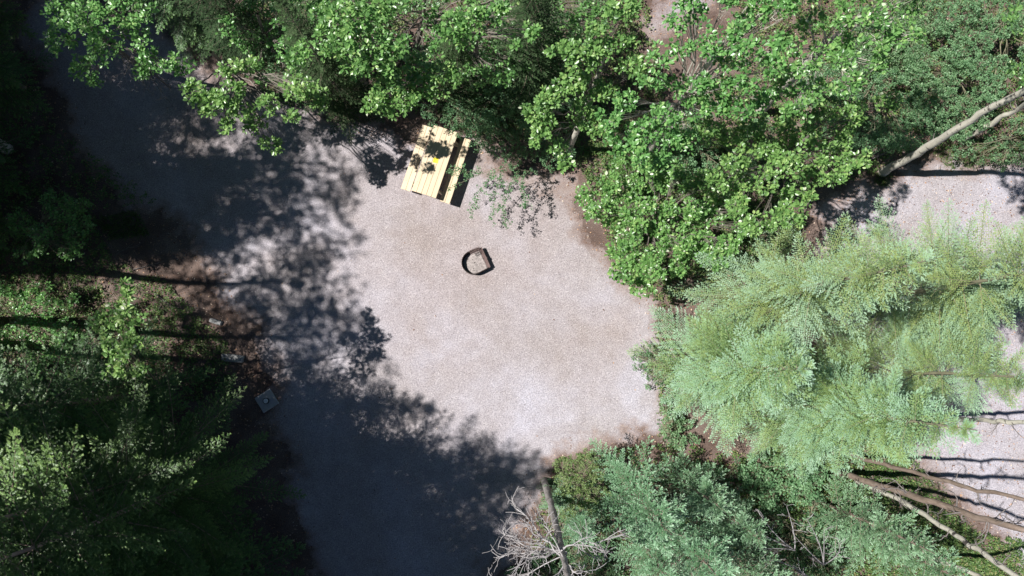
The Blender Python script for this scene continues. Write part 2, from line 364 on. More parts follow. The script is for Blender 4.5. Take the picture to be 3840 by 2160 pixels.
# loose stones
pts = scatter(24000, CLEARW); p2 = scatter(5000, wpoly(RIGHT)); pts = np.concatenate([pts, p2])
sz = 0.005+0.012*rng.random(len(pts))**2.5; g = Geo()
inst(g, OCT, OCF, randrot(len(pts))*sz[:, None, None], np.concatenate([pts, (0.006+sz*0.4)[:, None]], 1), trand=0.15+0.85*rng.random(len(pts)))
tagp(g.obj('loose_stones', M_PEB), 'small loose stones scattered over the gravel', kind='stuff')
# dry leaves and bark chips
LEAF0 = np.array([[0, 0, 0], [.3, .26, .05], [.7, .22, .06], [1, 0, 0], [.7, -.22, .06], [.3, -.26, .05]], float)
LEAFF = np.array([[0, 3, 2, 1], [0, 5, 4, 3]])
fl = scatter(52000, [(-17, -9), (18, -9), (18, 15), (-17, 15)])
sdf = polydist(CLEARW, fl[:, 0], fl[:, 1])*np.where(inside(CLEARW, fl[:, 0], fl[:, 1]), 1, -1)
keep = rng.random(len(fl)) < np.clip(1.05-(sdf+0.2)/0.9, 0.015, 1); fl = fl[keep]
n = len(fl); sz = rng.uniform(0.02, 0.065, n); mm = rotz(rng.uniform(0, 6.28, n))@frames(np.stack([np.ones(n), np.zeros(n), rng.normal(0, .25, n)], -1), rng.normal(0, .5, n))
g = Geo(); inst(g, LEAF0, LEAFF, mm*sz[:, None, None], np.concatenate([fl, np.full((n, 1), 0.014)], 1), trand=rng.random(n)**0.9)
tagp(g.obj('leaf_litter', M_LITTER), 'dry brown leaves and needles lying along the clearing edge', kind='stuff')

# ------------------------------------------------------------------ leaves
def tuft_points(nl, size, spread=1.0, seed=0):
    r = np.random.default_rng(seed); k = np.arange(nl); az = k*2.39996+r.normal(0, .35, nl)
    el = R(38)-R(62)*(k/nl)+r.normal(0, .28, nl)
    d = np.stack([np.cos(az)*np.cos(el), np.sin(az)*np.cos(el), np.sin(el)], -1)
    base = d*(0.35+0.5*k/nl)[:, None]*size*0.75*spread; base[:, 2] += size*0.6*(1-k/nl)
    return base, d, size*r.uniform(.75, 1.2, nl), r.normal(0, .55, nl)
def tufts(geo, C, size, nl=11, A=None, white=0.01, tmean=0.5, tsd=0.2):
    """C: centres of leaf rosettes (N,3)"""
    for s_ in range(4):
        sel = C[s_::4]
        if not len(sel): continue
        b_, d, L, ro = tuft_points(nl, size, 1, s_+3)
        n = len(sel); Rz = rotz(rng.uniform(0, 6.28, n)); tilt = frames(np.stack([np.ones(n), rng.normal(0, .25, n), rng.normal(0, .25, n)], -1), rng.normal(0, .3, n))
        Rz = Rz@tilt; ss = rng.uniform(.8, 1.2, n)
        T = (np.einsum('nij,kj->nki', Rz, b_)*ss[:, None, None]+sel[:, None]).reshape(-1, 3)
        Fm = frames(d, ro)*L[:, None, None]
        Mx = (Rz[:, None]@Fm[None]*ss[:, None, None, None]).reshape(-1, 3, 3)
        m_ = len(T); T = T+rng.normal(0, size*.08, (m_, 3))
        tt = np.clip(tmean+np.repeat(rng.normal(0, tsd*.6, n), nl)+rng.normal(0, tsd, m_), 0, .97)
        tt[rng.random(m_) < white] = 1.0
        inst(geo, LEAF0*np.array([1, 1.15, 1]), LEAFF, Mx, T, trand=tt)
def ellipsoid(n, c, r, shell=0.55):
    d = norm(rng.normal(size=(n, 3))); rad = rng.random(n)**(1/3.0); rad = shell+(1-shell)*rad if shell else rad
    rad = np.where(rng.random(n) < .3, rng.random(n)**(1/3.), rad)
    return np.array(c)+d*rad[:, None]*np.array(r)

DENS = 105
def broadleaf(name, base, label, cat, clusters, trunk_top=None, leaf=0.085, dens=1.0, group=None, bark=None, lm=None, tr=0.09, nl=11, twigs=True, white=0.005, tmean=.5, lean=None, mids=None, flat=0.55, lr=.5, brm=None, lk=.62):
    """clusters: (px, py, z, rx_px, ry_px). One tree: trunk > , crown, branches"""
    base = np.array(base, float)
    e = empty(name, base, label, cat, group)
    cl = [(P(a, b_, z), rx/scale_at(z), ry/scale_at(z)) for a, b_, z, rx, ry in clusters]
    C0 = np.array([c for c, _, _ in cl]); top = np.array(trunk_top, float) if trunk_top is not None else np.array([*(0.45*C0[:, :2].mean(0)+0.55*base[:2]), C0[:, 2].max()*0.92])
    mid = (base+top)/2+np.array([*rng.normal(0, .12, 2), 0]); tp = bez(base, mid, top, 12)
    if mids is not None: tp = np.array([base]+list(mids)+[top]); u = np.linspace(0, len(tp)-1, 14); tp = np.stack([np.interp(u, np.arange(len(tp)), tp[:, i]) for i in range(3)], -1)
    tr_r = np.linspace(tr, tr*.35, len(tp)); g = tube(tp-base, tr_r, 9); g.obj('trunk', bark or M_BARK, e, True)
    lg = Geo(); bgm = Geo(); allC = []
    for c, rx, ry in cl:
        rz = (rx+ry)/2*flat; area = math.pi*rx*ry
        n = max(6, int(area*dens*DENS)); pts = ellipsoid(n, c, (rx, ry, rz), .35)
        pts = pts[pts[:, 2] > 0.15]; allC.append(pts)
        k = np.clip(int((c[2]*lk/top[2])*len(tp)), 2, len(tp)-1) if top[2] > 0 else 2
        s0 = tp[k]; m_ = (s0+c)/2+np.array([0, 0, .25]); limb = bez(s0, m_, c, 9)+0
        limb[1:-1] += rng.normal(0, .035, (7, 3)); L = np.linalg.norm(c-s0); rr = (0.012+0.010*L)*lr+.004
        tube(limb-base, np.linspace(rr, .005, 9), 5, geo=bgm)
        if twigs:
            for q in pts[:: max(1, len(pts)//12)]:
                s1 = limb[rng.integers(4, 9)]; tw = bez(s1, (s1+q)/2+rng.normal(0, .06, 3), q, 5)
                tube(tw-base, np.linspace(.006, .003, 5), 4, geo=bgm)
    A = np.concatenate(allC); tufts(lg, A-base, leaf, nl, white=white, tmean=tmean)
    lg.obj('crown', lm or M_POP, e); bgm.obj('branches', brm or bark or M_BARK, e, True)
    return e
def fill(poly, spacing, z, zr=1.0, r=1.0, skip=0.0):
    """loose packing of cluster centres inside a photo-pixel polygon; z may be a function"""
    xs = [p[0] for p in poly]; ys = [p[1] for p in poly]; out = []; tries = 0
    while tries < 1500:
        tries += 1; a = random.uniform(min(xs), max(xs)); b_ = random.uniform(min(ys), max(ys))
        if not inside(poly, np.array([a]), np.array([b_]))[0]: continue
        if all((a-o[0])**2+(b_-o[1])**2 > spacing**2 for o in out):
            zz = (z(a, b_) if callable(z) else z)+random.uniform(-zr, zr)
            out.append((a, b_, zz, spacing*r*random.uniform(.55, .85), spacing*r*random.uniform(.5, .75)))
    return [o for o in out if random.random() >= skip]

G_POP = 'balsam poplars around the clearing'
# poplars whose crowns hang in from the top edge
broadleaf('poplar_tree', P(560, 270), 'loose poplar crown at the top left corner of the clearing, above the dark road', 'tree',
          [(250, 40, 5.4, 90, 80), (230, 140, 5.6, 60, 70), (350, 60, 6, 100, 80), (390, 180, 5.6, 75, 70), (320, 260, 5.2, 50, 60), (350, 320, 5, 30, 30), (500, 40, 6, 90, 60), (540, 150, 5.5, 60, 50), (590, 230, 5.2, 80, 45), (530, 270, 5, 40, 40), (680, 250, 5, 50, 35), (480, 110, 5.2, 40, 30)], group=G_POP, dens=.62, leaf=.08)
broadleaf('poplar_tree', P(930, 330), 'poplar with ragged bright sprays reaching down left of the picnic table', 'tree',
          [(730, 340, 5, 50, 40), (790, 390, 4.8, 70, 50), (860, 360, 5, 75, 55), (900, 410, 4.6, 50, 40), (850, 470, 4.4, 30, 40), (860, 260, 5, 55, 35), (960, 470, 3.8, 50, 32), (1010, 540, 3.4, 42, 26), (1040, 550, 3.2, 25, 20), (1090, 300, 4.8, 50, 35), (1180, 370, 4.6, 60, 38), (1110, 350, 5.1, 50, 34), (1150, 330, 5.3, 50, 30), (1090, 440, 4.9, 35, 25), (1010, 400, 5, 50, 40), (930, 250, 4.6, 60, 30)], group=G_POP, dens=.72)
broadleaf('poplar_tree', P(1380, 330), 'tall poplar crown at the top edge left of the picnic table', 'tree',
          [(1230, 30, 7.4, 60, 50), (1320, 60, 7.6, 100, 70), (1430, 50, 7.5, 80, 60), (1230, 120, 7, 50, 45), (1330, 150, 7.2, 100, 50), (1250, 200, 6.8, 70, 35), (1110, 220, 6.5, 50, 35), (1150, 180, 6.6, 45, 30), (1400, 230, 6.8, 80, 40), (1470, 160, 7, 70, 40), (1340, 260, 6.4, 70, 30), (1460, 240, 6.6, 50, 40)], group=G_POP, dens=.8)
broadleaf('poplar_tree', P(1640, 400), 'poplar spray hanging just above the upper left end of the picnic table', 'tree',
          [(1420, 350, 5.4, 50, 50), (1400, 400, 5.2, 35, 25), (1500, 300, 5.6, 70, 50), (1520, 370, 5.4, 60, 45), (1580, 320, 5.6, 55, 45), (1650, 270, 5.8, 65, 35), (1700, 290, 5.7, 40, 30), (1640, 350, 5.4, 40, 30), (1470, 420, 4.9, 50, 22), (1560, 240, 5.9, 50, 35)], group=G_POP, dens=.85)
broadleaf('poplar_tree', P(1800, 330), 'small scattered poplar crown at the top edge right of centre', 'tree',
          [(1700, 80, 7.4, 45, 45), (1690, 130, 7.2, 30, 30), (1780, 40, 7.6, 70, 50), (1760, 120, 7.3, 60, 35), (1860, 60, 7.4, 30, 40), (1750, 160, 7, 35, 20), (1970, 110, 7, 60, 20), (2010, 130, 7, 35, 25), (1940, 160, 6.8, 25, 25), (1900, 10, 7.4, 50, 30)], group=G_POP, dens=.75)
b0 = P(2135, 555)
broadleaf('poplar_tree', b0, 'leaning poplar with a visible pale trunk at the upper right side of the clearing', 'tree',
          [(2110, 190, 7, 60, 33), (2190, 175, 7.2, 50, 30), (2260, 190, 7.2, 50, 35), (2240, 110, 7.6, 50, 30), (2330, 30, 8, 70, 50), (2150, 240, 6.8, 30, 30), (2230, 230, 6.8, 40, 30), (2150, 310, 6, 75, 40), (2060, 370, 5.8, 60, 40), (2010, 420, 5.4, 55, 35), (2030, 470, 5.2, 50, 50), (2010, 530, 5, 25, 30), (2090, 560, 4.6, 35, 30), (2125, 610, 4.4, 28, 28), (2330, 160, 7.2, 60, 30), (2380, 250, 6.8, 60, 40), (2190, 400, 5, 45, 35), (2240, 470, 4.6, 60, 40), (2270, 340, 5.6, 60, 40), (2160, 450, 4.4, 30, 25)],
          trunk_top=P(2270, 200, 6.6), mids=[P(2160, 500, 1.6), P(2205, 390, 3.6)], bark=M_BIRCH, tr=.10, group=G_POP, dens=1.0, lr=.25, brm=M_BARK)
z_big = lambda a, b_: float(np.clip(8.2-(b_-200)/260, 3.2, 8.4))
polyA = [(2360, 330), (2520, 130), (2560, -60), (2960, -60), (2950, 250), (2850, 420), (2620, 470), (2560, 600), (2330, 640), (2280, 470)]
broadleaf('poplar_tree', P(2440, 560), 'broad bright poplar crown filling the top right of centre', 'tree', fill(polyA, 78, z_big, .5), group=G_POP, dens=.75, tr=.13, bark=M_BIRCH)
polyB = [(2960, -60), (3420, -60), (3460, 60), (3350, 200), (3180, 330), (3050, 420), (2900, 430), (2930, 250)]
broadleaf('poplar_tree', P(2850, 420), 'bright poplar crown in the top right with a white limb showing through', 'tree', fill(polyB, 80, lambda a, b_: 7.5, .6, skip=.14), group=G_POP, dens=.62, tr=.13, bark=M_BIRCH)
polyC = [(2170, 690), (2280, 620), (2550, 600), (2720, 700), (2800, 850), (2740, 930), (2650, 1010), (2560, 1010), (2400, 1080), (2320, 1010), (2290, 960), (2260, 850)]
broadleaf('poplar_tree', P(2390, 870), 'low bushy poplar bulging into the right edge of the clearing', 'tree', fill(polyC, 62, lambda a, b_: 3.0, .5, 1.05), group=G_POP, dens=.95, tr=.08, leaf=.085, white=.03)
polyD = [(2620, 480), (2850, 430), (3100, 400), (3330, 380), (3220, 480), (3270, 560), (3180, 690), (3060, 760), (2950, 830), (2850, 850), (2760, 780), (2650, 640)]
broadleaf('poplar_tree', P(2800, 680), 'poplar between the bushy low poplar and the leaning birch trunks', 'tree', fill(polyD, 74, lambda a, b_: 5.2, .8, skip=.2), group=G_POP, dens=.8, tr=.1)
broadleaf('poplar_sapling', P(600, 1440), 'single sunlit poplar sapling in the shade at the left', 'tree',
          [(480, 1070, 6.1, 28, 24), (470, 1120, 6.2, 38, 40), (420, 1180, 6.2, 55, 40), (490, 1190, 6.3, 48, 45), (380, 1210, 6, 40, 40), (450, 1260, 6.2, 68, 45), (500, 1290, 6.2, 35, 35), (440, 1330, 6, 38, 32), (430, 1390, 5.8, 48, 28), (520, 1395, 5.8, 38, 24)], dens=.7, tr=.035, leaf=.085, tmean=.62, white=.03, trunk_top=P(465, 1300, 5.6), mids=[P(560, 1400, 2.6)], bark=M_STEM, lr=.3, lk=.93)
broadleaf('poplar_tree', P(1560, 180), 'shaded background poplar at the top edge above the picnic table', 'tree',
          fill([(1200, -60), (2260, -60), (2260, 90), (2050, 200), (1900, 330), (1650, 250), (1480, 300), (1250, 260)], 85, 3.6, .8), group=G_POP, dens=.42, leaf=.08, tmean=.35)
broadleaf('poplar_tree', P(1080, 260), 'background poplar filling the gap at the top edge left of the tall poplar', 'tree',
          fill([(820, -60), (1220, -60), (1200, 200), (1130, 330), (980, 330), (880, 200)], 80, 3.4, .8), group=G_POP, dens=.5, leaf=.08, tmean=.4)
# ------------------------------------------------------------------ spruces
SHV = None
def shoot_template(w=.16, nseg=3, needles=6):
    """a needle-covered shoot of length 1 along x: serrated flat blades in a shallow roof shape"""
    v = []; f = []; k = []
    for side in (1, -1):
        for i in range(needles):
            x0 = i/needles*.9; x1 = x0+.25; tipx = x0+.34; ww = w*(1.0-.35*i/needles)
            n0 = len(v); v += [[x0, 0, .02], [x1, 0, .02], [tipx, side*ww, -.03+.05*(i % 2)]]; f.append([n0, n0+1, n0+2] if side < 0 else [n0+1, n0, n0+2])
            c = max(0, (x0-.45)/.55); k += [c*.5, c*.6, c]
    for i in range(3):   # upright needles
        x0 = .15+i*.28; n0 = len(v); v += [[x0, -.012, .0], [x0+.12, .012, .0], [x0+.2, 0, w*.8]]; f.append([n0, n0+1, n0+2]); k += [.2, .3, .5]
    n0 = len(v); v += [[.85, -.05, .02], [.85, .05, .02], [1.12, 0, .03]]; f.append([n0, n0+1, n0+2]); k += [.7, .7, 1]
    return np.array(v, float), np.array(f), np.array(k)
SV, SF, SK = shoot_template(.24, needles=4)
def shoots_of_branch(L, seed, lat=.12, sp=.032, sl=.055, spreadk=.42):
    """positions, directions, lengths of shoots of one flat spruce bough of length L along x: fingers closely set with shoots"""
    r = np.random.default_rng(seed); Pp = []; D = []; Ls = []; Kt = []
    def finger(o, a, l, dr, sl_, kb):
        dx, dy = math.cos(a), math.sin(a); ns = max(2, int(l/sp))
        for j in range(ns):
            s_ = (j+.3)*sp; sgn = 1 if j % 2 else -1; w_ = .75+.25*math.sin(math.pi*min(1, (s_+.04)/l))
            aa = a+sgn*R(40)+r.normal(0, .10); k = s_/l
            Pp.append([o[0]+dx*s_, o[1]+dy*s_, o[2]+dr*s_]); D.append([math.cos(aa), math.sin(aa), dr+r.normal(0, .07)])
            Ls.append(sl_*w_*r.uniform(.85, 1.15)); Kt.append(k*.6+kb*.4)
        Pp.append([o[0]+dx*(l-sp), o[1]+dy*(l-sp), o[2]+dr*l]); D.append([dx, dy, dr+.08]); Ls.append(sl_*1.15); Kt.append(1)
    finger((0.1*L, 0, 0.004), 0, L*.92, -.10, sl, .2)
    x = .10*L; i = 0
    while x < L-.05:
        sd = 1 if i % 2 else -1; i += 1
        l = min(spreadk*(L-x)*1.1+.07, .12+spreadk*.8*L)*min(1, .4+x/(.3*L))*r.uniform(.7, 1.15)
        finger((x, 0, -.10*x*x/L), sd*(R(50)-R(12)*x/L+r.normal(0, .07)), l, -.10+r.normal(0, .05), sl, x/L)
        x += lat*.5*r.uniform(.85, 1.15)
    return np.array(Pp), np.array(D), np.array(Ls), np.array(Kt)
BLEN = [.35, .6, .9, 1.3, 1.8, 2.4]
_bc = {}; SPREAD = [.42]; LATK = [.12]
def bough(i, v, sp, sl):
    key = (i, v, sp, sl, SPREAD[0], LATK[0])
    if key not in _bc: _bc[key] = shoots_of_branch(BLEN[i], 100*i+v, lat=LATK[0], sp=sp, sl=sl, spreadk=SPREAD[0])
    return _bc[key]
def spruce_meshes(name, h, Rr, lm, whorl=.38, nb=6, sp=.055, sl=.085, z0=.6, power=.85, low=-14, high=34, tipw=1.0, gap=0.0, bark=None, tr=None, shootw=1.0, lv=(.72, 1.12)):
    crown = Geo(); br = Geo(); z = z0; ph = 0
    zlist = []
    while z < h-.15: zlist.append(z); z += whorl*rng.uniform(.75, 1.15)*(1-.35*z/h)
    for z in zlist:
        u = z/h; Lb = Rr*(1-u)**power+.10; k = nb if u < .85 else 4
        for j in range(k):
            if rng.random() < gap: continue
            L = Lb*rng.uniform(*lv); az = ph+j*2*np.pi/k+rng.normal(0, .22)
            el = R(low+(high-low)*u+rng.normal(0, 6)); i = int(np.argmin([abs(math.log(b_/L)) for b_ in BLEN])); sc = L/BLEN[i]
            Pp, D, Ls, Kt = bough(i, int(rng.integers(3)), sp, sl)
            d = np.array([math.cos(az)*math.cos(el), math.sin(az)*math.cos(el), math.sin(el)])
            M = frames(d[None], np.array([rng.normal(0, .16)]))[0]; o = np.array([0, 0, z+rng.uniform(-.1, .1)])
            PT = (Pp*sc)@M.T+o; DD = D@M.T
            # boughs turn up at the end
            rad = Pp[:, 0]/BLEN[i]; PT[:, 2] += .16*L*rad**2.2
            Mx = frames(DD, rng.normal(0, .16, len(DD)))*(Ls)[:, None, None]; Mx[:, :, 1] *= shootw
            tt = np.clip(.15+.6*Kt+rng.normal(0, .10, len(DD))+rng.normal(0, .20), 0, 1)  # inner needles painted darker for the shade between boughs, outer growth paler
            n_ = len(DD)
            v = np.einsum('nij,vj->nvi', Mx, SV)+PT[:, None]; f = SF[None]+(np.arange(n_)*len(SV))[:, None, None]
            kk = SK[None]*np.clip(Kt-.25, 0, 1)[:, None]*tipw*rng.uniform(.5, 1, n_)[:, None]; kk = np.clip(kk, 0, 1)
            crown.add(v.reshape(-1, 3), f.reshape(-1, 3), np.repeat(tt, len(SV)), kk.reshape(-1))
            q = np.array([[0, 0, 0], [.5*L, 0, -.035*L], [L, 0, -.11*L]])@M.T+o; q[:, 2] += np.array([0, .16*L*.22, .16*L])-.012
            tube(q, [.006+.004*L, .005+.002*L, .003], 4, geo=br)
        ph += rng.uniform(.3, .9)
    # leader
    n_ = 26; zz = rng.uniform(h-.5, h, n_); az = rng.uniform(0, 6.28, n_); DD = np.stack([np.cos(az)*.6, np.sin(az)*.6, np.full(n_, .8)], -1)
    inst(crown, SV, SF, frames(DD)*(sl*1.1), np.stack([0*zz, 0*zz, zz], -1), trand=rng.uniform(.6, 1, n_), k=SK)
    t = tr or .006*h+.025
    zs = np.linspace(0, h, 14); tg = tube(np.stack([.02*np.sin(zs*1.3), .02*np.cos(zs), zs], -1), np.linspace(t, .008, 14), 9)
    return dict(crown=crown.mesh(name+'_crown', lm), branches=br.mesh(name+'_branches', bark or M_PINEBARK, True), trunk=tg.mesh(name+'_trunk', bark or M_PINEBARK, True))
def place(name, ms, loc, label, cat='tree', group=None, rz=None, sc=1, tilt=(0, 0)):
    e = empty(name, loc, label, cat, group, rng.uniform(0, 6.28) if rz is None else rz, sc); e.rotation_euler[0] = tilt[0]; e.rotation_euler[1] = tilt[1]
    for k in ('trunk', 'crown', 'branches'):
        o = link(bpy.data.objects.new(k, ms[k])); o.parent = e
    return e
SPREAD[0] = .40; LATK[0] = .10
A2_ = spruce_meshes('sparse_spruce', 10.5, 3.1, M_SPR_PALE, whorl=.74, nb=6, z0=.8, sp=.036, sl=.058, power=.95, low=-2, high=22, shootw=1.15, gap=.15, bark=M_STEM)
SPREAD[0] = .50; LATK[0] = .095
A_ = spruce_meshes('open_spruce', 10.5, 2.6, M_SPR_PALE, whorl=.62, nb=6, z0=.8, sp=.036, sl=.058, power=.9, low=-8, high=26, shootw=1.15, bark=M_STEM)
B_ = spruce_meshes('dense_spruce', 7.0, 2.2, M_SPR_PALE, whorl=.55, nb=6, z0=.5, sp=.036, sl=.058, power=.9, low=-4, high=28, shootw=1.15, bark=M_STEM)
SPREAD[0] = .42; LATK[0] = .20
C_ = spruce_meshes('young_spruce', 5.2, 1.45, M_SPR_BLUE, whorl=.62, nb=5, z0=.5, sp=.042, sl=.078, power=.75, low=6, high=40, shootw=1.25, tipw=2.4, lv=(.6, 1.2))
SPREAD[0] = .40; LATK[0] = .26
D_ = spruce_meshes('tall_dark_spruce', 14.0, 2.2, M_SPR_DARK, whorl=.58, nb=6, z0=1.2, sp=.06, sl=.115, power=.75, low=-12, high=34, shootw=1.25, tipw=.9, lv=(.55, 1.3))
SPREAD[0] = .24; LATK[0] = .16
E_ = spruce_meshes('spiky_spruce', 14.5, 2.7, M_SPR_DARK, whorl=.85, nb=7, z0=2.2, sp=.05, sl=.09, power=.8, low=-4, high=48, shootw=1.2, tipw=.9, lv=(.6, 1.25), tr=.07)
G_PALE = 'pale spruces right of the clearing'; G_BLUE = 'young blue green spruces at the bottom'; G_DARK = 'tall dark spruces left of the clearing'; G_TOP = 'dark spruces behind the picnic table'
place('spruce_tree', B_, P(2640, 1370), 'pale green spruce bulging furthest left over the right edge of the clearing', group=G_PALE, sc=(1.05, 1.05, 1.1))
place('spruce_tree', A2_, P(2790, 1140), 'tall pale spruce right of the bushy low poplar, boughs pointing up', group=G_PALE, sc=.95)
place('spruce_tree', A_, P(2900, 1500), 'tall pale spruce with its lower boughs over the fallen looking trunks', group=G_PALE, sc=.9)
place('spruce_tree', A2_, P(3190, 1390), 'open pale spruce in the middle of the right side, above the pale crossing trunk', group=G_PALE, sc=.8)
place('spruce_tree', A2_, P(3450, 1130), 'pale spruce at the right edge below the gravel opening', group=G_PALE, sc=.8)
place('spruce_tree', A2_, P(3230, 1130), 'sparse spruce furthest right with gravel showing between its boughs', group=G_PALE, sc=.95)
YB = [(2330, 1800, 1.0, 'tallest blue green young spruce, right of the yellowish shrub'), (2540, 1790, .72, 'small blue green spruce at the lower right corner of the clearing'), (2500, 1960, .9, 'blue green spruce at the bottom edge right of the dead tree'),
      (2680, 1900, .62, 'little blue green spruce alone in the dark gap below the pale spruces'), (2700, 2060, .9, 'blue green spruce at the bottom edge left of the bare forked branches'), (3080, 1880, .85, 'blue green spruce right of the bare forked branches'), (3230, 1990, .8, 'lowest blue green spruce beside the leaning birch trunk at the bottom'), (2150, 1905, .55, 'small spruce under the dead tree trunk'), (2390, 2010, .75, 'blue green spruce between the dead tree and the bottom edge spruces'), (2080, 1830, .38, 'tiny spruce at the foot of the dead tree')]
for a, b_, s_, lab in YB: place('young_spruce', C_, P(a, b_), lab, group=G_BLUE, sc=(s_*1.05, s_*1.05, s_*1.3))
DK = [(870, 1760, 1.02, 'dark spruce whose pointed shadow crosses the lower clearing'), (560, 1480, .92, 'dark spruce below the sunlit poplar sapling at the left'), (700, 1960, .95, 'dark spruce at the bottom left beside the shaded gravel'), (480, 1800, .9, 'dark spruce in the bottom left corner group, middle one'),
      (900, 2150, 1.0, 'dark spruce at the bottom edge beside the shaded gravel'), (330, 1620, .9, 'dark spruce at the left edge with a sunlit flank'), (300, 2050, .9, 'dark spruce in the very bottom left corner')]
DK += [(90, 330, .8, 'dark spruce at the left edge beside the dark upper left gravel'), (10, 600, .85, 'dark spruce at the left edge below the dark upper left gravel'), (20, 60, .9, 'dark spruce in the top left corner'), (-40, 840, .75, 'dark spruce at the left edge between shaded leafy plants'), (800, 1700, 1.1, 'dark spruce whose shadow tip touches the yellowish shrub'), (740, 1860, 1.05, 'dark spruce standing between the slab side group and the bottom edge'), (500, 1680, 1.0, 'dark spruce left of the concrete slab, between its two dark neighbours'), (760, 2060, 1.15, 'tallest dark spruce at the bottom left, right of the corner'), (880, 2300, 1.15, 'dark spruce rooted below the bottom edge beside the shaded gravel'), (520, 1960, 1.1, 'dark spruce behind the bottom left group')]
for a, b_, s_, lab in DK: place('spruce_tree', E_ if 'shadow' in lab else D_, P(a, b_), lab, group=G_DARK, sc=s_)
TP = [(1000, 230, .55, 'spruce at the top edge between the two left poplars'), (1320, 420, .5, 'spruce beneath the tall poplar left of the table'), (1750, 400, .42, 'dark spruce right behind the head of the picnic table'), (1980, 380, .6, 'dark spruce in the shade beside the leaning poplar'), (780, 150, .5, 'light green spruce at the top edge left of the ragged poplar')]
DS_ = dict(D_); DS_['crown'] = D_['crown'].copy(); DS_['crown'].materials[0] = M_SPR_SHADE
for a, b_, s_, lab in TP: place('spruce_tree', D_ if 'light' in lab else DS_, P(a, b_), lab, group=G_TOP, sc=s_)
# spruces outside the frame: left ones known from shadows, others added to block skylight
OUT = [(-330, 720, 1.15), (-640, 820, 1.35), (-260, 870, .95), (-700, 640, 1.3), (-120, 120, 1.1), (-420, 330, 1.15), (60, -260, 1.1), (-260, -150, 1.0), (-700, 120, 1.2), (-190, 1540, 1.3), (-460, 1700, 1.3), (120, 2400, 1.0), (600, 2420, 1.1), (1080, 2460, 1.05), (500, -330, .9),
       (-300, 440, 1.0), (-520, 600, 1.05), (-800, 450, 1.2), (-900, 1700, 1.35), (-250, 2330, 1.3),
       (1000, -500, 1.1), (1500, -450, 1.0), (2000, -550, 1.1), (2600, -520, 1.1), (3200, -600, 1.1), (3900, -500, 1.1), (4500, -100, 1.0), (4700, 500, 1.0), (4900, 2200, 1.0), (4500, 2700, 1.1), (4000, 3000, 1.1), (3300, 2800, 1.1), (2700, 2750, 1.1), (2100, 3100, 1.1), (1500, 3000, 1.1), (800, 2900, 1.2), (200, 2900, 1.2), (-500, 2400, 1.3)]
for i, (a, b_, s_) in enumerate(OUT): place('spruce_tree', D_, P(a, b_), 'tall dark spruce of the surrounding forest, placed just outside the frame for its shade', group='spruces of the surrounding forest outside the frame', sc=s_)

# tall aspens outside the frame: bare trunk, leafy top -> the dappled shade
def tall_aspen(loc, h, label, crown=1.5, n=200):
    e = empty('aspen_tree', loc, label, 'tree', 'tall aspens along the left edge')
    zs = np.linspace(0, h, 14); tube(np.stack([.15*np.sin(zs*.35), .1*np.sin(zs*.5), zs], -1), np.linspace(.17, .03, 14), 9).obj('trunk', M_BIRCH, e, True)
    cs = []; lg = Geo(); bgm = Geo()
    for k in range(30):
        z = h*rng.uniform(.62, 1.0); a = rng.uniform(0, 6.28); r = crown*rng.uniform(.3, 1)*(1.15-abs(z/h-.8)*1.5); c = np.array([r*math.cos(a), r*math.sin(a), z])
        tube(bez(np.array([0, 0, z-.8]), np.array([r*.4*math.cos(a), r*.4*math.sin(a), z-.5]), c, 6), np.linspace(.03, .01, 6), 4, geo=bgm)
        cs.append(ellipsoid(n//30, c, (.55, .55, .4), .3))
    tufts(lg, np.concatenate(cs), .075, 9); lg.obj('crown', M_POP, e); bgm.obj('branches', M_BIRCH, e, True)
for a, b_, h, c, n in [(-50, 1010, 15.5, 2.2, 950), (-70, 760, 16, 2.2, 900), (30, 560, 15, 2.1, 1000), (-40, 1210, 16, 1.9, 800), (-120, 640, 16, 2.0, 1000), (-350, 600, 16, 2.1, 1300), (450, 2060, 16, 2.1, 1100), (720, 2180, 17, 2.2, 2300), (-40, 1300, 15.5, 1.9, 1100)]:
    tall_aspen(P(a, b_), h, 'tall bare stemmed aspen at or beyond the left edge, seen by its dappled shadow', c, n)

# ------------------------------------------------------------------ shrubs
def shrub(name, base, label, poly, z, spacing=60, leaf=.045, dens=1.4, lm=None, nl=9, zr=.3, skip=.05, cat='shrub', group=None, tmean=.5, bark=None, twigs=True):
    return broadleaf(name, base, label, cat, fill(poly, spacing, z, zr, 1.15, skip), leaf=leaf, dens=dens, lm=lm or M_SHRUB, tr=.035, nl=nl, bark=bark or M_STEM, tmean=tmean, group=group, white=.006, flat=.7, twigs=twigs)
G_SH = 'shrubs under the trees'
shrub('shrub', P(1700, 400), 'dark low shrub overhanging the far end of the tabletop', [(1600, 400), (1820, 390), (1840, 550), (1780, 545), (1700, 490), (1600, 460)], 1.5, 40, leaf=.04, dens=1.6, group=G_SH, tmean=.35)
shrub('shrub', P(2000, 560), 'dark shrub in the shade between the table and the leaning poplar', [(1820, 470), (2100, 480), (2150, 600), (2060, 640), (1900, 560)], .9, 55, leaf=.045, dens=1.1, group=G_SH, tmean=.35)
shrub('shrub', P(2530, 1360), 'wispy green shrub on the gravel edge in front of the pale spruces', [(2380, 1340), (2450, 1300), (2520, 1330), (2520, 1430), (2430, 1450)], .5, 32, leaf=.04, dens=1.0, group=G_SH, tmean=.4)
shrub('shrub', P(2650, 1780), 'dark low shrub added to stand in for shade between the young spruces', [(2560, 1740), (2750, 1700), (2850, 1850), (2800, 2000), (2620, 1980)], .4, 80, leaf=.05, dens=.4, group=G_SH, tmean=.2)  # darkened leaves over sunlit soil, standing in for the young spruces' cast shadow
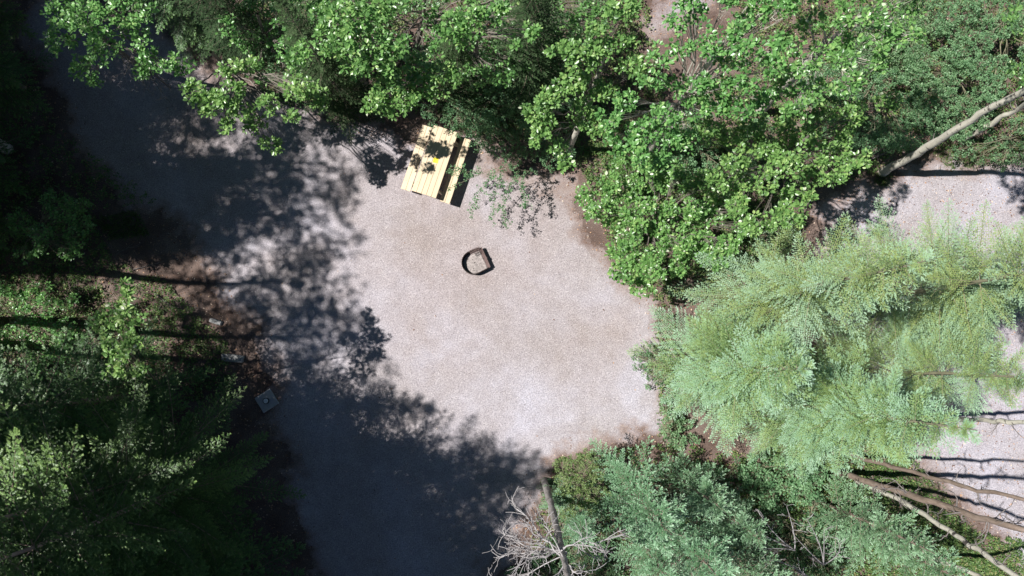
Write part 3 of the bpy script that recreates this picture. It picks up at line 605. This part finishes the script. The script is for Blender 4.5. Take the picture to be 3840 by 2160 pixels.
shrub('shrub', P(2980, 1950), 'dark undergrowth added to stand in for shade round the forked grey branches', [(2800, 1900), (3080, 1860), (3150, 2000), (3100, 2200), (2850, 2200)], .6, 70, leaf=.05, dens=.9, group=G_SH, tmean=.2)  # extra dark foliage filling a gap that is only shade
shrub('shrub', P(3250, 330), 'blue green shrub left of the leaning birch trunks at the right', [(3000, 280), (3250, 230), (3400, 330), (3460, 440), (3400, 540), (3250, 560), (3100, 520), (3020, 400)], 1.6, 66, group=G_SH, dens=2.0)
shrub('shrub', P(3500, 300), 'fine leaved shrub behind the upper birch trunk', [(3400, 200), (3600, 230), (3760, 380), (3700, 450), (3560, 500), (3420, 460)], 1.6, 66, leaf=.04, nl=12, dens=2.2, group=G_SH, tmean=.6)
shrub('shrub', P(3680, 150), 'fine leaved shrub in the top right corner', [(3540, -60), (3920, -60), (3920, 260), (3720, 340), (3600, 230), (3520, 100)], 2.2, 70, leaf=.04, nl=12, dens=2.2, group=G_SH, tmean=.62)
shrub('shrub', P(3380, 150), 'dull green shrub beneath the top right poplar', [(3200, 60), (3500, 40), (3560, 200), (3400, 260), (3200, 250)], 1.4, 70, group=G_SH, dens=2.0)
shrub('shrub', P(3750, 520), 'shrub below the second birch trunk at the right edge', [(3560, 590), (3700, 480), (3920, 420), (3920, 590), (3750, 610)], .6, 60, dens=1.1, group=G_SH)
shrub('shrub', P(2560, 540), 'dark green shrub under the broad poplar crown', [(2450, 430), (2800, 380), (2900, 560), (2760, 700), (2500, 700)], 1.3, 85, dens=.9, group=G_SH)
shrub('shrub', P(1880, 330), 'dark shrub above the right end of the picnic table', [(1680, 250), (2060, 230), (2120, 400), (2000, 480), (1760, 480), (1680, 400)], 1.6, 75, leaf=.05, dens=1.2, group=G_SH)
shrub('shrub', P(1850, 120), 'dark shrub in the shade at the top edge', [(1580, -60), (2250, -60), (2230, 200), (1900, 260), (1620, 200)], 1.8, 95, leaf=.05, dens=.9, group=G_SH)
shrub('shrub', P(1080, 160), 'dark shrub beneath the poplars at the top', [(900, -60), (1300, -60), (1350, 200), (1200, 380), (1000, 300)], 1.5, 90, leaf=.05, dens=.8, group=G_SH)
shrub('shrub', P(2190, 1800), 'yellowish green shrub at the bottom corner of the clearing', [(2090, 1740), (2200, 1700), (2260, 1800), (2250, 1900), (2150, 1930), (2080, 1860)], 1.7, 48, leaf=.04, dens=1.5, lm=M_YSHRUB, group=G_SH)
shrub('shrub', P(2200, 1980), 'mottled shrub between the dead tree and the tallest young spruce', [(2110, 1920), (2290, 1900), (2330, 2050), (2280, 2200), (2130, 2100)], 1.2, 55, leaf=.04, dens=1.3, skip=.2, group=G_SH)
shrub('shrub', P(2020, 2140), 'bright low shrub under the dead white branches', [(1930, 2090), (2090, 2040), (2300, 2060), (2350, 2230), (1920, 2230)], .6, 48, leaf=.05, dens=1.5, group=G_SH, tmean=.7)
shrub('shrub', P(2930, 1770), 'bright leafy shrub below the pale spruces', [(2800, 1730), (3000, 1700), (3090, 1790), (3000, 1860), (2850, 1880), (2790, 1810)], 1.0, 50, leaf=.06, dens=1.3, group=G_SH, tmean=.65)
shrub('shrub', P(2490, 1590), 'small bright green shrub at the foot of the pale spruces', [(2490, 1500), (2560, 1560), (2620, 1660), (2540, 1690), (2490, 1620)], .5, 35, leaf=.05, dens=1.5, group=G_SH, tmean=.85)
shrub('shrub', P(180, 900), 'scattered leafy shrub at the left edge above the trunk shadow', [(60, 760), (300, 730), (330, 880), (250, 960), (80, 960)], 1.8, 50, leaf=.07, dens=.75, skip=.3, lm=M_POP, tmean=.35, group=G_SH)
shrub('shrub', P(130, 1180), 'low leafy shrub at the left edge below the trunk shadow', [(-60, 1080), (200, 1080), (320, 1150), (280, 1300), (100, 1420), (-60, 1400)], 1.5, 50, leaf=.07, dens=.8, skip=.3, lm=M_POP, tmean=.35, group=G_SH)
# sparse sapling whose thin twigs reach over the bench
b_ = P(2075, 690); e = empty('sapling', b_, 'sparse thin sapling arching over the right bench of the table', 'sapling'); bgm = Geo(); CC = []
for i, ln in enumerate([[(2075, 690, 0), (2030, 660, .8), (1985, 640, 1.2), (1880, 625, 1.6), (1780, 660, 1.65), (1690, 705, 1.5)], [(1985, 640, 1.2), (1910, 690, 1.5), (1885, 770, 1.4), (1895, 850, 1.3)], [(1880, 625, 1.6), (1825, 680, 1.55), (1790, 750, 1.4), (1770, 800, 1.3)],
                        [(1890, 628, 1.6), (1855, 720, 1.45), (1850, 820, 1.25)], [(1930, 632, 1.4), (1960, 720, 1.3), (1975, 780, 1.2)], [(1800, 650, 1.65), (1740, 640, 1.6), (1690, 640, 1.5)], [(1940, 635, 1.4), (1890, 580, 1.6), (1830, 565, 1.6)]]):
    pp = np.array([P(*q) for q in ln]); u = np.linspace(0, len(pp)-1, 16); tp = np.stack([np.interp(u, np.arange(len(pp)), pp[:, k]) for k in range(3)], -1)
    tp[1:-1] = .25*tp[:-2]+.5*tp[1:-1]+.25*tp[2:]; tp[1:-1] += rng.normal(0, .012, (14, 3)); r0 = .013 if i == 0 else .006
    if i == 0: tube(tp-b_, np.linspace(r0, .004, 16), 6).obj('trunk', M_STEM, e, True)
    else: tube(tp-b_, np.linspace(r0, .003, 16), 5, geo=bgm)
    for k in range(5 if i == 0 else 2, 16):
        for _ in range(3):
            q = tp[k]+rng.normal(0, .07, 3)*np.array([1, 1, .5]); CC.append(q); tube(np.array([tp[k], q])-b_, [.003, .002], 3, geo=bgm)
bgm.obj('branches', M_STEM, e, True); lg = Geo(); tufts(lg, np.array(CC)-b_, .042, 7, white=.0, tmean=.45); lg.obj('crown', M_SHRUB, e)

# low green plants
def cover(name, label, regions, mat_, size, tm=.5):
    g = Geo()
    for pix, n in regions:
        q = scatter(n, pix=pix); keep = vn(q[:, 0], q[:, 1], .5)+.5*vn(q[:, 0], q[:, 1], .17) > .42; q = q[keep]
        C = np.concatenate([q, rng.uniform(.02, .14, (len(q), 1))], 1); tufts(g, C, size, 6, white=0.01, tmean=tm, tsd=.28)
    tagp(g.obj(name, mat_), label, kind='stuff')
cover('ground_cover', 'low green plants growing through the litter at the left and beneath the trees',
      [([(-300, 600), (330, 760), (430, 980), (620, 1050), (850, 1280), (900, 1500), (500, 1500), (-300, 1450)], 5200), ([(0, 150), (250, 500), (600, 760), (300, 800), (-300, 600)], 900),
       ([(2800, -100), (4000, -100), (4000, 560), (3450, 560), (3150, 700), (2900, 700), (2600, 500)], 7000), ([(2900, 1640), (3350, 1620), (3560, 1900), (3800, 2200), (3100, 2250), (2750, 1900)], 5200), ([(3500, 1960), (3900, 2040), (3950, 2250), (3600, 2250)], 1100),
       ([(2050, 1720), (2500, 1660), (2800, 1700), (2900, 2250), (1950, 2250)], 2600), ([(900, -50), (2400, -100), (2500, 400), (2150, 560), (1760, 500), (1500, 400), (1000, 400)], 7000), ([(2150, 560), (2500, 400), (2900, 600), (3000, 900), (2700, 1020), (2400, 1080), (2280, 900)], 5000), ([(2440, 1060), (2520, 1060), (2560, 1640), (2470, 1640)], 260)], M_GRASS, .05)
gb = Geo()   # grass blades
for pix, n in [([(3180, 1700), (3500, 1780), (3700, 2050), (3800, 2200), (3300, 2200), (3050, 1850)], 5000), ([(3480, 560), (3900, 500), (3900, 600), (3560, 640)], 1600), ([(3270, 640), (3340, 650), (3330, 700), (3280, 700)], 260), ([(350, 820), (520, 790), (560, 880), (420, 900)], 900), ([(-200, 1050), (500, 1100), (450, 1200), (-200, 1200)], 1500)]:
    q = scatter(n, pix=pix); m_ = len(q); d = np.stack([rng.normal(0, .6, m_), rng.normal(0, .6, m_), np.full(m_, .8)], -1); L = rng.uniform(.08, .2, m_)
    inst(gb, np.array([[0, -.035, 0], [0, .035, 0], [.6, .025, 0], [1, 0, -.12], [.6, -.025, 0]], float), np.array([[0, 1, 2, 3, 4]]), frames(d)*L[:, None, None], np.concatenate([q, np.zeros((m_, 1))], 1), trand=rng.uniform(.2, .95, m_))
tagp(gb.obj('grass', M_GRASS), 'short grass in patches beside the gravel at the right and left', kind='stuff')

# ------------------------------------------------------------------ bare trunks at the right
def bare_trunk(name, base_px, pts_px, r0, r1, label, m_, stubs=8, group=None, twig=.5, crown=False):
    b_ = P(*base_px); e = empty(name, b_, label, 'tree', group)
    pts = [b_]
    for q in pts_px: pts.append(P(*q) if len(q) == 3 else up_from(b_, *q))
    pts = np.array(pts)
    u = np.linspace(0, len(pts)-1, 26); tp = np.stack([np.interp(u, np.arange(len(pts)), pts[:, i]) for i in range(3)], -1)
    k = np.array([.25, .5, .25]); sm = tp.copy()
    for _ in range(2): sm[1:-1] = .25*sm[:-2]+.5*sm[1:-1]+.25*sm[2:]
    sm[1:] += rng.normal(0, .018, (len(sm)-1, 3))*np.array([1, 1, 0])
    rr = np.linspace(r0, r1, 26)*(1+rng.normal(0, .05, 26)); rr[0] *= 1.35
    tube(sm-b_, rr, 12).obj('trunk', m_, e, True)
    if stubs:
        g = Geo()
        for i in range(stubs):
            j = rng.integers(5, 25); s_ = sm[j]-b_; a = rng.uniform(0, 6.28); L = twig*rng.uniform(.4, 1.3); p = [s_]; d = np.array([math.cos(a), math.sin(a), rng.uniform(-.2, .4)])
            for _ in range(6): d = norm(d+rng.normal(0, .3, 3)); p.append(p[-1]+d*L/6)
            tube(p, np.linspace(.016, .004, 7), 5, geo=g)
            if L > .3:
                for t_ in (2, 3, 4):
                    dd = norm(d+rng.normal(0, .7, 3)); tube([p[t_], p[t_]+dd*L*.2, p[t_]+dd*L*.35+rng.normal(0, .03, 3)], [.007, .005, .003], 4, geo=g)
        g.obj('branches', M_DEADDARK, e, True)
    return e, sm[-1]
G_TR = 'leaning trunks at the right'
tops = []
for a in [((3310, 648), [(3480, 550), (3660, 435), (3840, 335), (4300, 60, 10.5)], .115, .045, 'thick pale birch trunk at the right, standing at the gravel edge', M_BIRCH, 7, .3),
          ((3605, 528), [(3720, 460), (3840, 395), (4300, 180, 9.5)], .085, .04, 'thinner pale birch trunk below and beside the thick birch trunk', M_BIRCH, 4, .25)]:
    e, t_ = bare_trunk('birch_tree', a[0], a[1], a[2], a[3], a[4], a[5], a[6], G_TR, a[7]); tops.append(t_)
    lg = Geo(); C = np.concatenate([ellipsoid(26, t_+np.array([rng.normal(0, 1), rng.normal(0, 1), rng.normal(0, .8)-.4]), (.5, .5, .4), .3) for _ in range(9)])
    tufts(lg, C-np.array(e.location), .075, 9); lg.obj('crown', M_POP, e)
bare_trunk('dead_spruce_tree', (3180, 1700), [(3400, 1765), (3620, 1825), (3840, 1870), (4300, 1990, 9)], .055, .03, 'thin grey brown dead trunk, uppermost of those at the lower right, over the gravel', M_PINEBARK, 16, G_TR, .35)
bare_trunk('dead_spruce_tree', (3130, 1770), [(3350, 1835), (3560, 1905), (3840, 1985), (4300, 2130, 9)], .085, .045, 'brown dead trunk with tangled twigs, middle of those at the lower right', M_PINEBARK, 26, G_TR, .7)
bare_trunk('birch_tree', (3210, 1800), [(3420, 1900), (3560, 1990), (3700, 2085), (3850, 2190), (4200, 2420, 9)], .065, .04, 'white birch trunk running to the bottom right corner', M_BIRCH, 10, G_TR, .4)
bare_trunk('birch_tree', (3470, 2085), [(3560, 2115), (3700, 2175), (4100, 2350, 8)], .06, .04, 'pale birch trunk at the bottom edge behind the lowest young spruce', M_BIRCH, 3, G_TR, .3)
bare_trunk('birch_tree', (3350, 1560), [(3500, 1568), (3660, 1575), (3840, 1585), (4300, 1600, 9)], .07, .04, 'pale trunk crossing behind the boughs of the right spruces', M_BIRCH, 8, G_TR, .4)

# ------------------------------------------------------------------ dead curly tree
def curly(g, p, d, L, r, depth, curl=.35, up=0.0):
    n = max(4, int(L/.09)); pts = [np.array(p, float)]; d = norm(np.array(d, float)); ax = norm(rng.normal(size=3))
    for i in range(n):
        d = norm(d+np.cross(ax, d)*curl*.35+rng.normal(0, curl*.3, 3)+np.array([0, 0, up])); pts.append(pts[-1]+d*L/n)
        if rng.random() < .25: ax = norm(rng.normal(size=3))
    tube(pts, np.linspace(r, max(r*.35, .0045), n+1), 5, geo=g)
    if depth > 0:
        for i in range(1, n):
            if rng.random() < .5:
                dd = norm((pts[i+1]-pts[i])+rng.normal(0, 1, 3)*L/n*.8); curly(g, pts[i], dd, L*rng.uniform(.3, .6), r*.5, depth-1, curl*1.1, up)
bd = P(2040, 1800); e = empty('dead_tree', bd, 'dead tree with curly bleached branches at the bottom of the clearing', 'dead tree')
tk = [bd, P(2055, 1850, 1.5), P(2075, 1930, 3.4), P(2095, 2010, 5.2), P(2112, 2080, 6.6), P(2128, 2150, 8.0), P(2150, 2250, 9.3)]
u = np.linspace(0, 6, 30); tkp = np.array(tk); tp = np.stack([np.interp(u, np.arange(7), tkp[:, i]) for i in range(3)], -1)
for _ in range(2): tp[1:-1] = .25*tp[:-2]+.5*tp[1:-1]+.25*tp[2:]
tube(tp-bd+rng.normal(0, .008, tp.shape), np.linspace(.10, .045, 30)*(1+rng.normal(0, .06, 30)), 12).obj('trunk', M_GREYB, e, True)
g = Geo(); c = P(2108, 2070, 6.6)-bd
for tx, ty, tz, r_ in [(1920, 1880, 6.4, .016), (1885, 1990, 6.6, .018), (1880, 2090, 6.4, .02), (1950, 1960, 6.9, .016), (1960, 2100, 6.9, .036), (1940, 2060, 6.6, .03), (1930, 2010, 6.8, .018), (2290, 2010, 6.5, .012), (2230, 2070, 6.8, .016), (2180, 2150, 7, .018), (2050, 2200, 7.2, .018), (1850, 2170, 6.2, .012), (2010, 1930, 6.2, .012)]:
    q = P(tx, ty, tz)-bd; s0 = c+rng.normal(0, .06, 3)+np.array([0, 0, rng.uniform(-.3, .5)]); m_ = (s0+q)/2+np.array([rng.normal(0, .12), rng.normal(0, .12), .1])
    pts = bez(s0, m_, q, 9); pts[1:-1] += rng.normal(0, .03, (7, 3)); tube(pts, np.linspace(r_, .009, 9), 6, geo=g)
    for i in range(3, 9):
        for _ in range(2): curly(g, pts[i], norm(pts[i]-pts[i-1])+rng.normal(0, .55, 3), rng.uniform(.25, .55), .0075, 1, .6)
g.obj('branches', M_DEAD, e, True)
for bx, lab, targets in [((3000, 2060), 'bare forked grey branches rising from the dark gap at the bottom', [(3025, 1945, 3.2), (3090, 1990, 3.2), (2980, 2010, 3), (3150, 2050, 3)]), ((2900, 2010), 'bare thin branching shrub left of the forked grey branches', [(2840, 1910, 2.6), (2760, 1960, 2.4), (2850, 2060, 2.4), (2950, 1900, 2.4)]), ((2960, 2110), 'bare branches at the bottom edge between the young spruces', [(2870, 2100, 2.5), (2920, 2160, 2.6), (3010, 2150, 2.6)])]:
    b_ = P(*bx); e = empty('bare_shrub', b_, lab, 'dead shrub', 'bare dead shrubs at the bottom'); g = Geo(); st = np.array([0, 0, 1.6])
    tube([np.zeros(3), st*.5+rng.normal(0, .03, 3), st], [.04, .035, .028], 7).obj('trunk', M_DEADDARK, e, True)
    for tx, ty, tz in targets:
        q = P(tx, ty, tz)-b_; pts = bez(st, (st+q)/2+rng.normal(0, .12, 3), q, 8); tube(pts, np.linspace(.018, .006, 8), 6, geo=g)
        for i in range(3, 8): curly(g, pts[i], norm(pts[i]-pts[i-1])+rng.normal(0, .7, 3), rng.uniform(.15, .5), .006, 1, .5)
    g.obj('branches', M_DEAD, e, True)
# twigs at the top left: bare ends beyond the loose poplar
b_ = P(640, 330); e = empty('bare_shrub', b_, 'bare crooked twigs below the loose poplar crown at the top left', 'dead shrub', 'bare dead shrubs at the top left'); g = Geo()
tube([np.zeros(3), np.array([0, 0, 1.2]), np.array([.05, 0, 2.4])], [.03, .025, .02], 6).obj('trunk', M_DEADDARK, e, True)
for tx, ty, tz in [(600, 310, 3.6), (560, 345, 3.4), (470, 280, 3.4), (650, 400, 3), (640, 320, 3.4)]:
    q = P(tx, ty, tz)-b_; s0 = np.array([.05, 0, 2.4]); pts = bez(s0, (s0+q)/2+rng.normal(0, .1, 3), q, 8); tube(pts, np.linspace(.018, .008, 8), 5, geo=g)
    for i in range(3, 8): curly(g, pts[i], norm(pts[i]-pts[i-1])+rng.normal(0, .7, 3), rng.uniform(.15, .4), .007, 1, .5)
g.obj('branches', M_DEADDARK, e, True)
# sticks lying on the ground
for i, (a, b_, c_, d_, r_, lab) in enumerate([(3060, 690, 3450, 520, .025, 'long dead stick with side twigs lying between the poplar and the birch trunk'), (3070, 640, 3330, 470, .014, 'thin dead stick leaning beside the longer dead stick'), (580, 1100, 680, 1170, .02, 'crooked fallen branch on the brown litter at the left'), (430, 960, 520, 920, .012, 'thin curved fallen twig on the brown litter'), (500, 1010, 600, 985, .012, 'small fallen twig beside the trunk shadow at the left'), (2560, 590, 2620, 690, .015, 'dead twig in the shade under the broad poplar')]):
    z0_, z1_ = .02, (.5 if i < 2 else .05); p0 = P(a, b_, z0_+.02); p1 = P(c_, d_, z1_); e = empty('fallen_branch', p0*np.array([1, 1, 0]), lab, 'fallen branch'); g = Geo(); o = p0*np.array([1, 1, 0])
    m_ = (p0+p1)/2+np.array([rng.normal(0, .08), rng.normal(0, .08), .03]); pts = bez(p0, m_, p1, 10)-o; tube(pts, np.linspace(r_, r_*.3, 10), 6).obj('stem', M_DEADDARK, e, True)
    for j in (3, 5, 6, 8): curly(g, pts[j], norm(pts[j]-pts[j-1])+rng.normal(0, .5, 3)*np.array([1, 1, .3]), rng.uniform(.2, .5), r_*.45, 0, .2)
    g.obj('twigs', M_DEADDARK, e, True)

# ------------------------------------------------------------------ picnic table
ctr = P(1631, 605, .75); ax = P(1542, 717, .75)-P(1629, 463, .75); ang = math.atan2(ax[1], ax[0])-math.pi/2   # local +y runs to the near (lower) end
e = empty('picnic_table', (ctr[0], ctr[1], 0), 'yellow wooden picnic table with attached benches, dappled by leaf shadow', 'picnic table', rz=ang)
Lt = 1.98
g = Geo()
for i in range(5): box(g, ((i-2)*.1455, rng.uniform(-.004, .004), .73), (.139, Lt, .038), t=rng.random(), bev=.004)
g.obj('tabletop', M_WOOD, e)
for sx in (-1, 1):
    g = Geo()
    for i in range(2): box(g, (sx*(.515+i*.1455), 0, .43), (.139, Lt-.02, .038), t=rng.random(), bev=.004)
    g.obj('bench_seat', M_WOOD, e)
for sy in (-1, 1):
    g = Geo(); box(g, (0, sy*(Lt/2-.28), .691), (.70, .038, .036), t=.4); g.obj('top_beam', M_WOOD, e)
    g = Geo(); box(g, (0, sy*(Lt/2-.28), .365), (1.46, .038, .088), t=.4); g.obj('seat_beam', M_WOOD, e)
    for sx in (-1, 1):
        g = Geo(); a = math.atan2(.36, .68)*sx; M = np.array([[math.cos(a), 0, -math.sin(a)], [0, 1, 0], [math.sin(a), 0, math.cos(a)]])
        v0 = np.array([sx*.43, sy*(Lt/2-.28)+sy*.04, .34]); gg = Geo(); box(gg, (0, 0, 0), (.09, .038, .76), t=.3); g.merge(gg, M, v0); g.obj('leg', M_WOOD, e)
g = Geo()
for sx in (-.515-.1455, -.515, .515, .515+.1455, -.29, 0, .29):
    for sy in (-1, 1):
        z = .449 if abs(sx) > .4 else .749
        v = np.array([[.008*math.cos(a), .008*math.sin(a), 0] for a in np.arange(8)*math.pi/4]+[[0, 0, .004]])+np.array([sx, sy*(Lt/2-.28), z]); g.add(v, [[j, (j+1) % 8, 8] for j in range(8)])
g.obj('bolts', M_STEEL, e)
# yellow card on it
cc = P(1634, 601, .752)
e = empty('reservation_card', (cc[0], cc[1], .7505), 'small bright yellow card with black print on the tabletop', 'card', rz=ang+.12)
g = Geo(); nn = 6; gx, gy = np.meshgrid(np.linspace(-.07, .07, nn), np.linspace(-.075, .075, nn), indexing='ij'); idx = np.arange(nn*nn).reshape(nn, nn)
gz = .003+.006*(gx/.07)**2*(gy/.075+1)/2; q = np.stack([idx[:-1, :-1], idx[1:, :-1], idx[1:, 1:], idx[:-1, 1:]], -1).reshape(-1, 4)
vt = np.stack([gx.ravel(), gy.ravel(), gz.ravel()], -1); g.add(vt, q); g.add(vt-np.array([0, 0, .002]), q[:, ::-1]); g.obj('card', M_YEL, e)
g = Geo()   # printed black marks, right way up towards the top left corner as in the photo
for x, y, sx_, sy_, r_ in [(.035, -.045, .022, .008, .5), (.045, -.025, .008, .022, .2), (.028, -.028, .018, .007, -.6), (.015, -.05, .007, .014, .3), (.05, 0, .006, .012, .1), (.0, -.058, .012, .005, 0), (-.03, .04, .005, .006, .3), (.03, -.002, .01, .005, .2)]:
    c_, s_ = math.cos(r_), math.sin(r_); v = np.array([[a*sx_, b2*sy_] for a, b2 in ((-.5, -.35), (.1, -.5), (.5, -.2), (.45, .4), (-.1, .5), (-.5, .25))])@np.array([[c_, s_], [-s_, c_]])+np.array([x, y])
    z_ = .0045+.006*(v[:, 0]/.07)**2*(v[:, 1]/.075+1)/2; g.add(np.column_stack([v, z_]), [[0, 1, 2, 3, 4, 5]])
g.obj('print', M_INK, e)

# ------------------------------------------------------------------ fire ring
A0 = P(1680+1100*.1104, 900+330*.1104, .1); B0 = P(1680+1365*.1104, 900+905*.1104, .1)
mid = (A0+B0)/2; dv = (B0-A0)[:2]; ln = np.hypot(*dv); dv = dv/ln; ang = math.atan2(dv[1], dv[0])
# local: x runs along the flat plate (towards the lower right), +y... the bowl lies on the left of the plate
e = empty('fire_ring', (mid[0], mid[1], 0), 'black steel fire ring with a flat front plate and small grill, sunk in the gravel', 'fire ring', rz=ang)
side = -1     # bowl side in local y (left of the picture)
W2 = .315; hgt = .24; th = .012
prof = [(-W2, 0), (-.325, -.06), (-.335, -.30)]+[(-.335*math.cos(a), -.33-.335*math.sin(a)) for a in np.linspace(0.05, math.pi-.05, 22)]+[(.335, -.30), (.325, -.06), (W2, 0)]
prof = np.array(prof); d2 = np.gradient(prof, axis=0); nr = norm(np.stack([d2[:, 1], -d2[:, 0]], -1)); inn = prof-nr*th if True else prof
g = Geo(); n = len(prof); V = []
for arr, z in ((prof, 0), (prof, hgt), (inn, hgt), (inn, 0)): V.append(np.column_stack([arr, np.full(n, z)]))
V = np.concatenate(V); q = []
for r_ in range(3):
    for j in range(n-1): q.append([r_*n+j, r_*n+j+1, (r_+1)*n+j+1, (r_+1)*n+j])
g.add(V, q); tube(np.column_stack([prof, np.full(n, hgt)]), .011, 6, geo=g); g.obj('ring_wall', M_STEEL, e)
g = Geo(); M = np.array([[1, 0, 0], [0, math.cos(.45), math.sin(.45)], [0, -math.sin(.45), math.cos(.45)]]).T
gg = Geo(); box(gg, (0, 0, .11), (W2*2, .012, .24)); box(gg, (0, -.012, .075), (W2*2, .01, .012)); box(gg, (0, -.012, .15), (W2*2, .01, .012)); box(gg, (.03, .0, .235), (.06, .03, .02)); 
Mx = np.array([[1, 0, 0], [0, math.cos(.38), math.sin(.38)], [0, -math.sin(.38), math.cos(.38)]]); g.merge(gg, Mx, np.array([0, -.03, 0])); g.obj('front_plate', M_RUST, e)
g = Geo(); gr = []   # small grill folded up on the near corner
for i in range(9):
    y = -.02-.28*i/8; tube([[-.35, y, .262], [-.21, y, .270]], .006, 5, geo=g)
for x, z in ((-.35, .262), (-.28, .266), (-.21, .27)): tube([[x, -.01, z], [x, -.30, z]], .006, 5, geo=g)
g.obj('grill', M_RUST, e)
g = Geo(); nn = 26; inp = [(-.29, -.02)]+[(a*.95, b2*.98) for a, b2 in prof[1:-1]]+[(.29, -.02)]
k = 14; rings = []; cen = np.array([0, -.3])
for r_ in np.linspace(1, .05, k):
    pr = cen+(np.array(inp)-cen)*r_; z = .035+.03*vn(pr[:, 0]*1+5, pr[:, 1]+9, .09)+.02*(1-r_); z[:] = np.where(r_ > .98, .02, z); rings.append(np.column_stack([pr, z]))
V = np.concatenate(rings); n = len(inp); q = [[i*n+j, i*n+(j+1) % n, (i+1)*n+(j+1) % n, (i+1)*n+j] for i in range(k-1) for j in range(n)]
g.add(V, q)
g.obj('ash_bed', M_ASH, e, True)
g = Geo(); cp = np.column_stack([rng.uniform(-.2, .2, 26), rng.uniform(-.55, -.08, 26), np.full(26, .06)]); inst(g, OCT, OCF, randrot(26)*rng.uniform(.008, .024, 26)[:, None, None], cp, trand=rng.random(26)); tagp(g.obj('charred_bits', M_STEEL, e), kind='stuff')
g = Geo(); tube([[-.13, -.597, .15], [-.131, -.630, .15]], .014, 8, geo=g)
g.obj('bolt', M_CONC, e)

# ------------------------------------------------------------------ slab with pipe, flat blocks
sp = P(1000, 1503, .05); e = empty('concrete_slab', (sp[0], sp[1], 0), 'square concrete slab with a round white capped pipe in its middle, in the shade', 'slab', rz=R(33)+math.pi/2*0)
g = Geo(); box(g, (0, 0, .03), (.50, .49, .08), bev=.012); g.obj('slab', M_CONC, e)
g = Geo(); tube([[0, 0, .06], [0, 0, .13]], .085, 24, geo=g); tube([[0, 0, .128], [0, 0, .13]], [.085, .06], 24, geo=g); g.obj('pipe', M_DARKPL, e, False)
g = Geo(); tube([[0, 0, .11], [0, 0, .137], [0, 0, .142], [0, 0, .144]], [.065, .065, .058, .002], 24, geo=g); box(g, (0, 0, .146), (.03, .012, .008)); g.obj('cap', M_WHITE, e)
def block(loc, size, rz, label, name='stone_block'):
    e = Geo(); n = 12; r = np.random.default_rng(int(abs(loc[0])*100)); x, y, z = size
    th_ = np.linspace(0, 2*np.pi, 20, endpoint=False); sq = lambda a: np.sign(np.cos(a))*abs(np.cos(a))**.35
    ox = x/2*np.sign(np.cos(th_))*abs(np.cos(th_))**.3; oy = y/2*np.sign(np.sin(th_))*abs(np.sin(th_))**.3
    jit = 1+r.normal(0, .035, 20); rings = []
    for zz, k in ((0, 1), (z*.8, .98), (z, .90), (z+.004, .5), (z+.006, .02)): rings.append(np.column_stack([ox*k*jit, oy*k*jit, np.full(20, zz)+r.normal(0, .004, 20)*(zz > 0)]))
    V = np.concatenate(rings); q = [[i*20+j, i*20+(j+1) % 20, (i+1)*20+(j+1) % 20, (i+1)*20+j] for i in range(4) for j in range(20)]
    e.add(V, q); o = e.obj(name, M_ROCK); o.location = (loc[0], loc[1], 0); o.rotation_euler = (0, 0, rz); tagp(o, label, 'stone'); return o
block(P(875, 1343), (.62, .22, .12), R(-6), 'long flat grey stone in the shade above the concrete slab')
block(P(812, 1207), (.36, .13, .10), R(-18), 'small grey stone block near the fallen branch at the left')
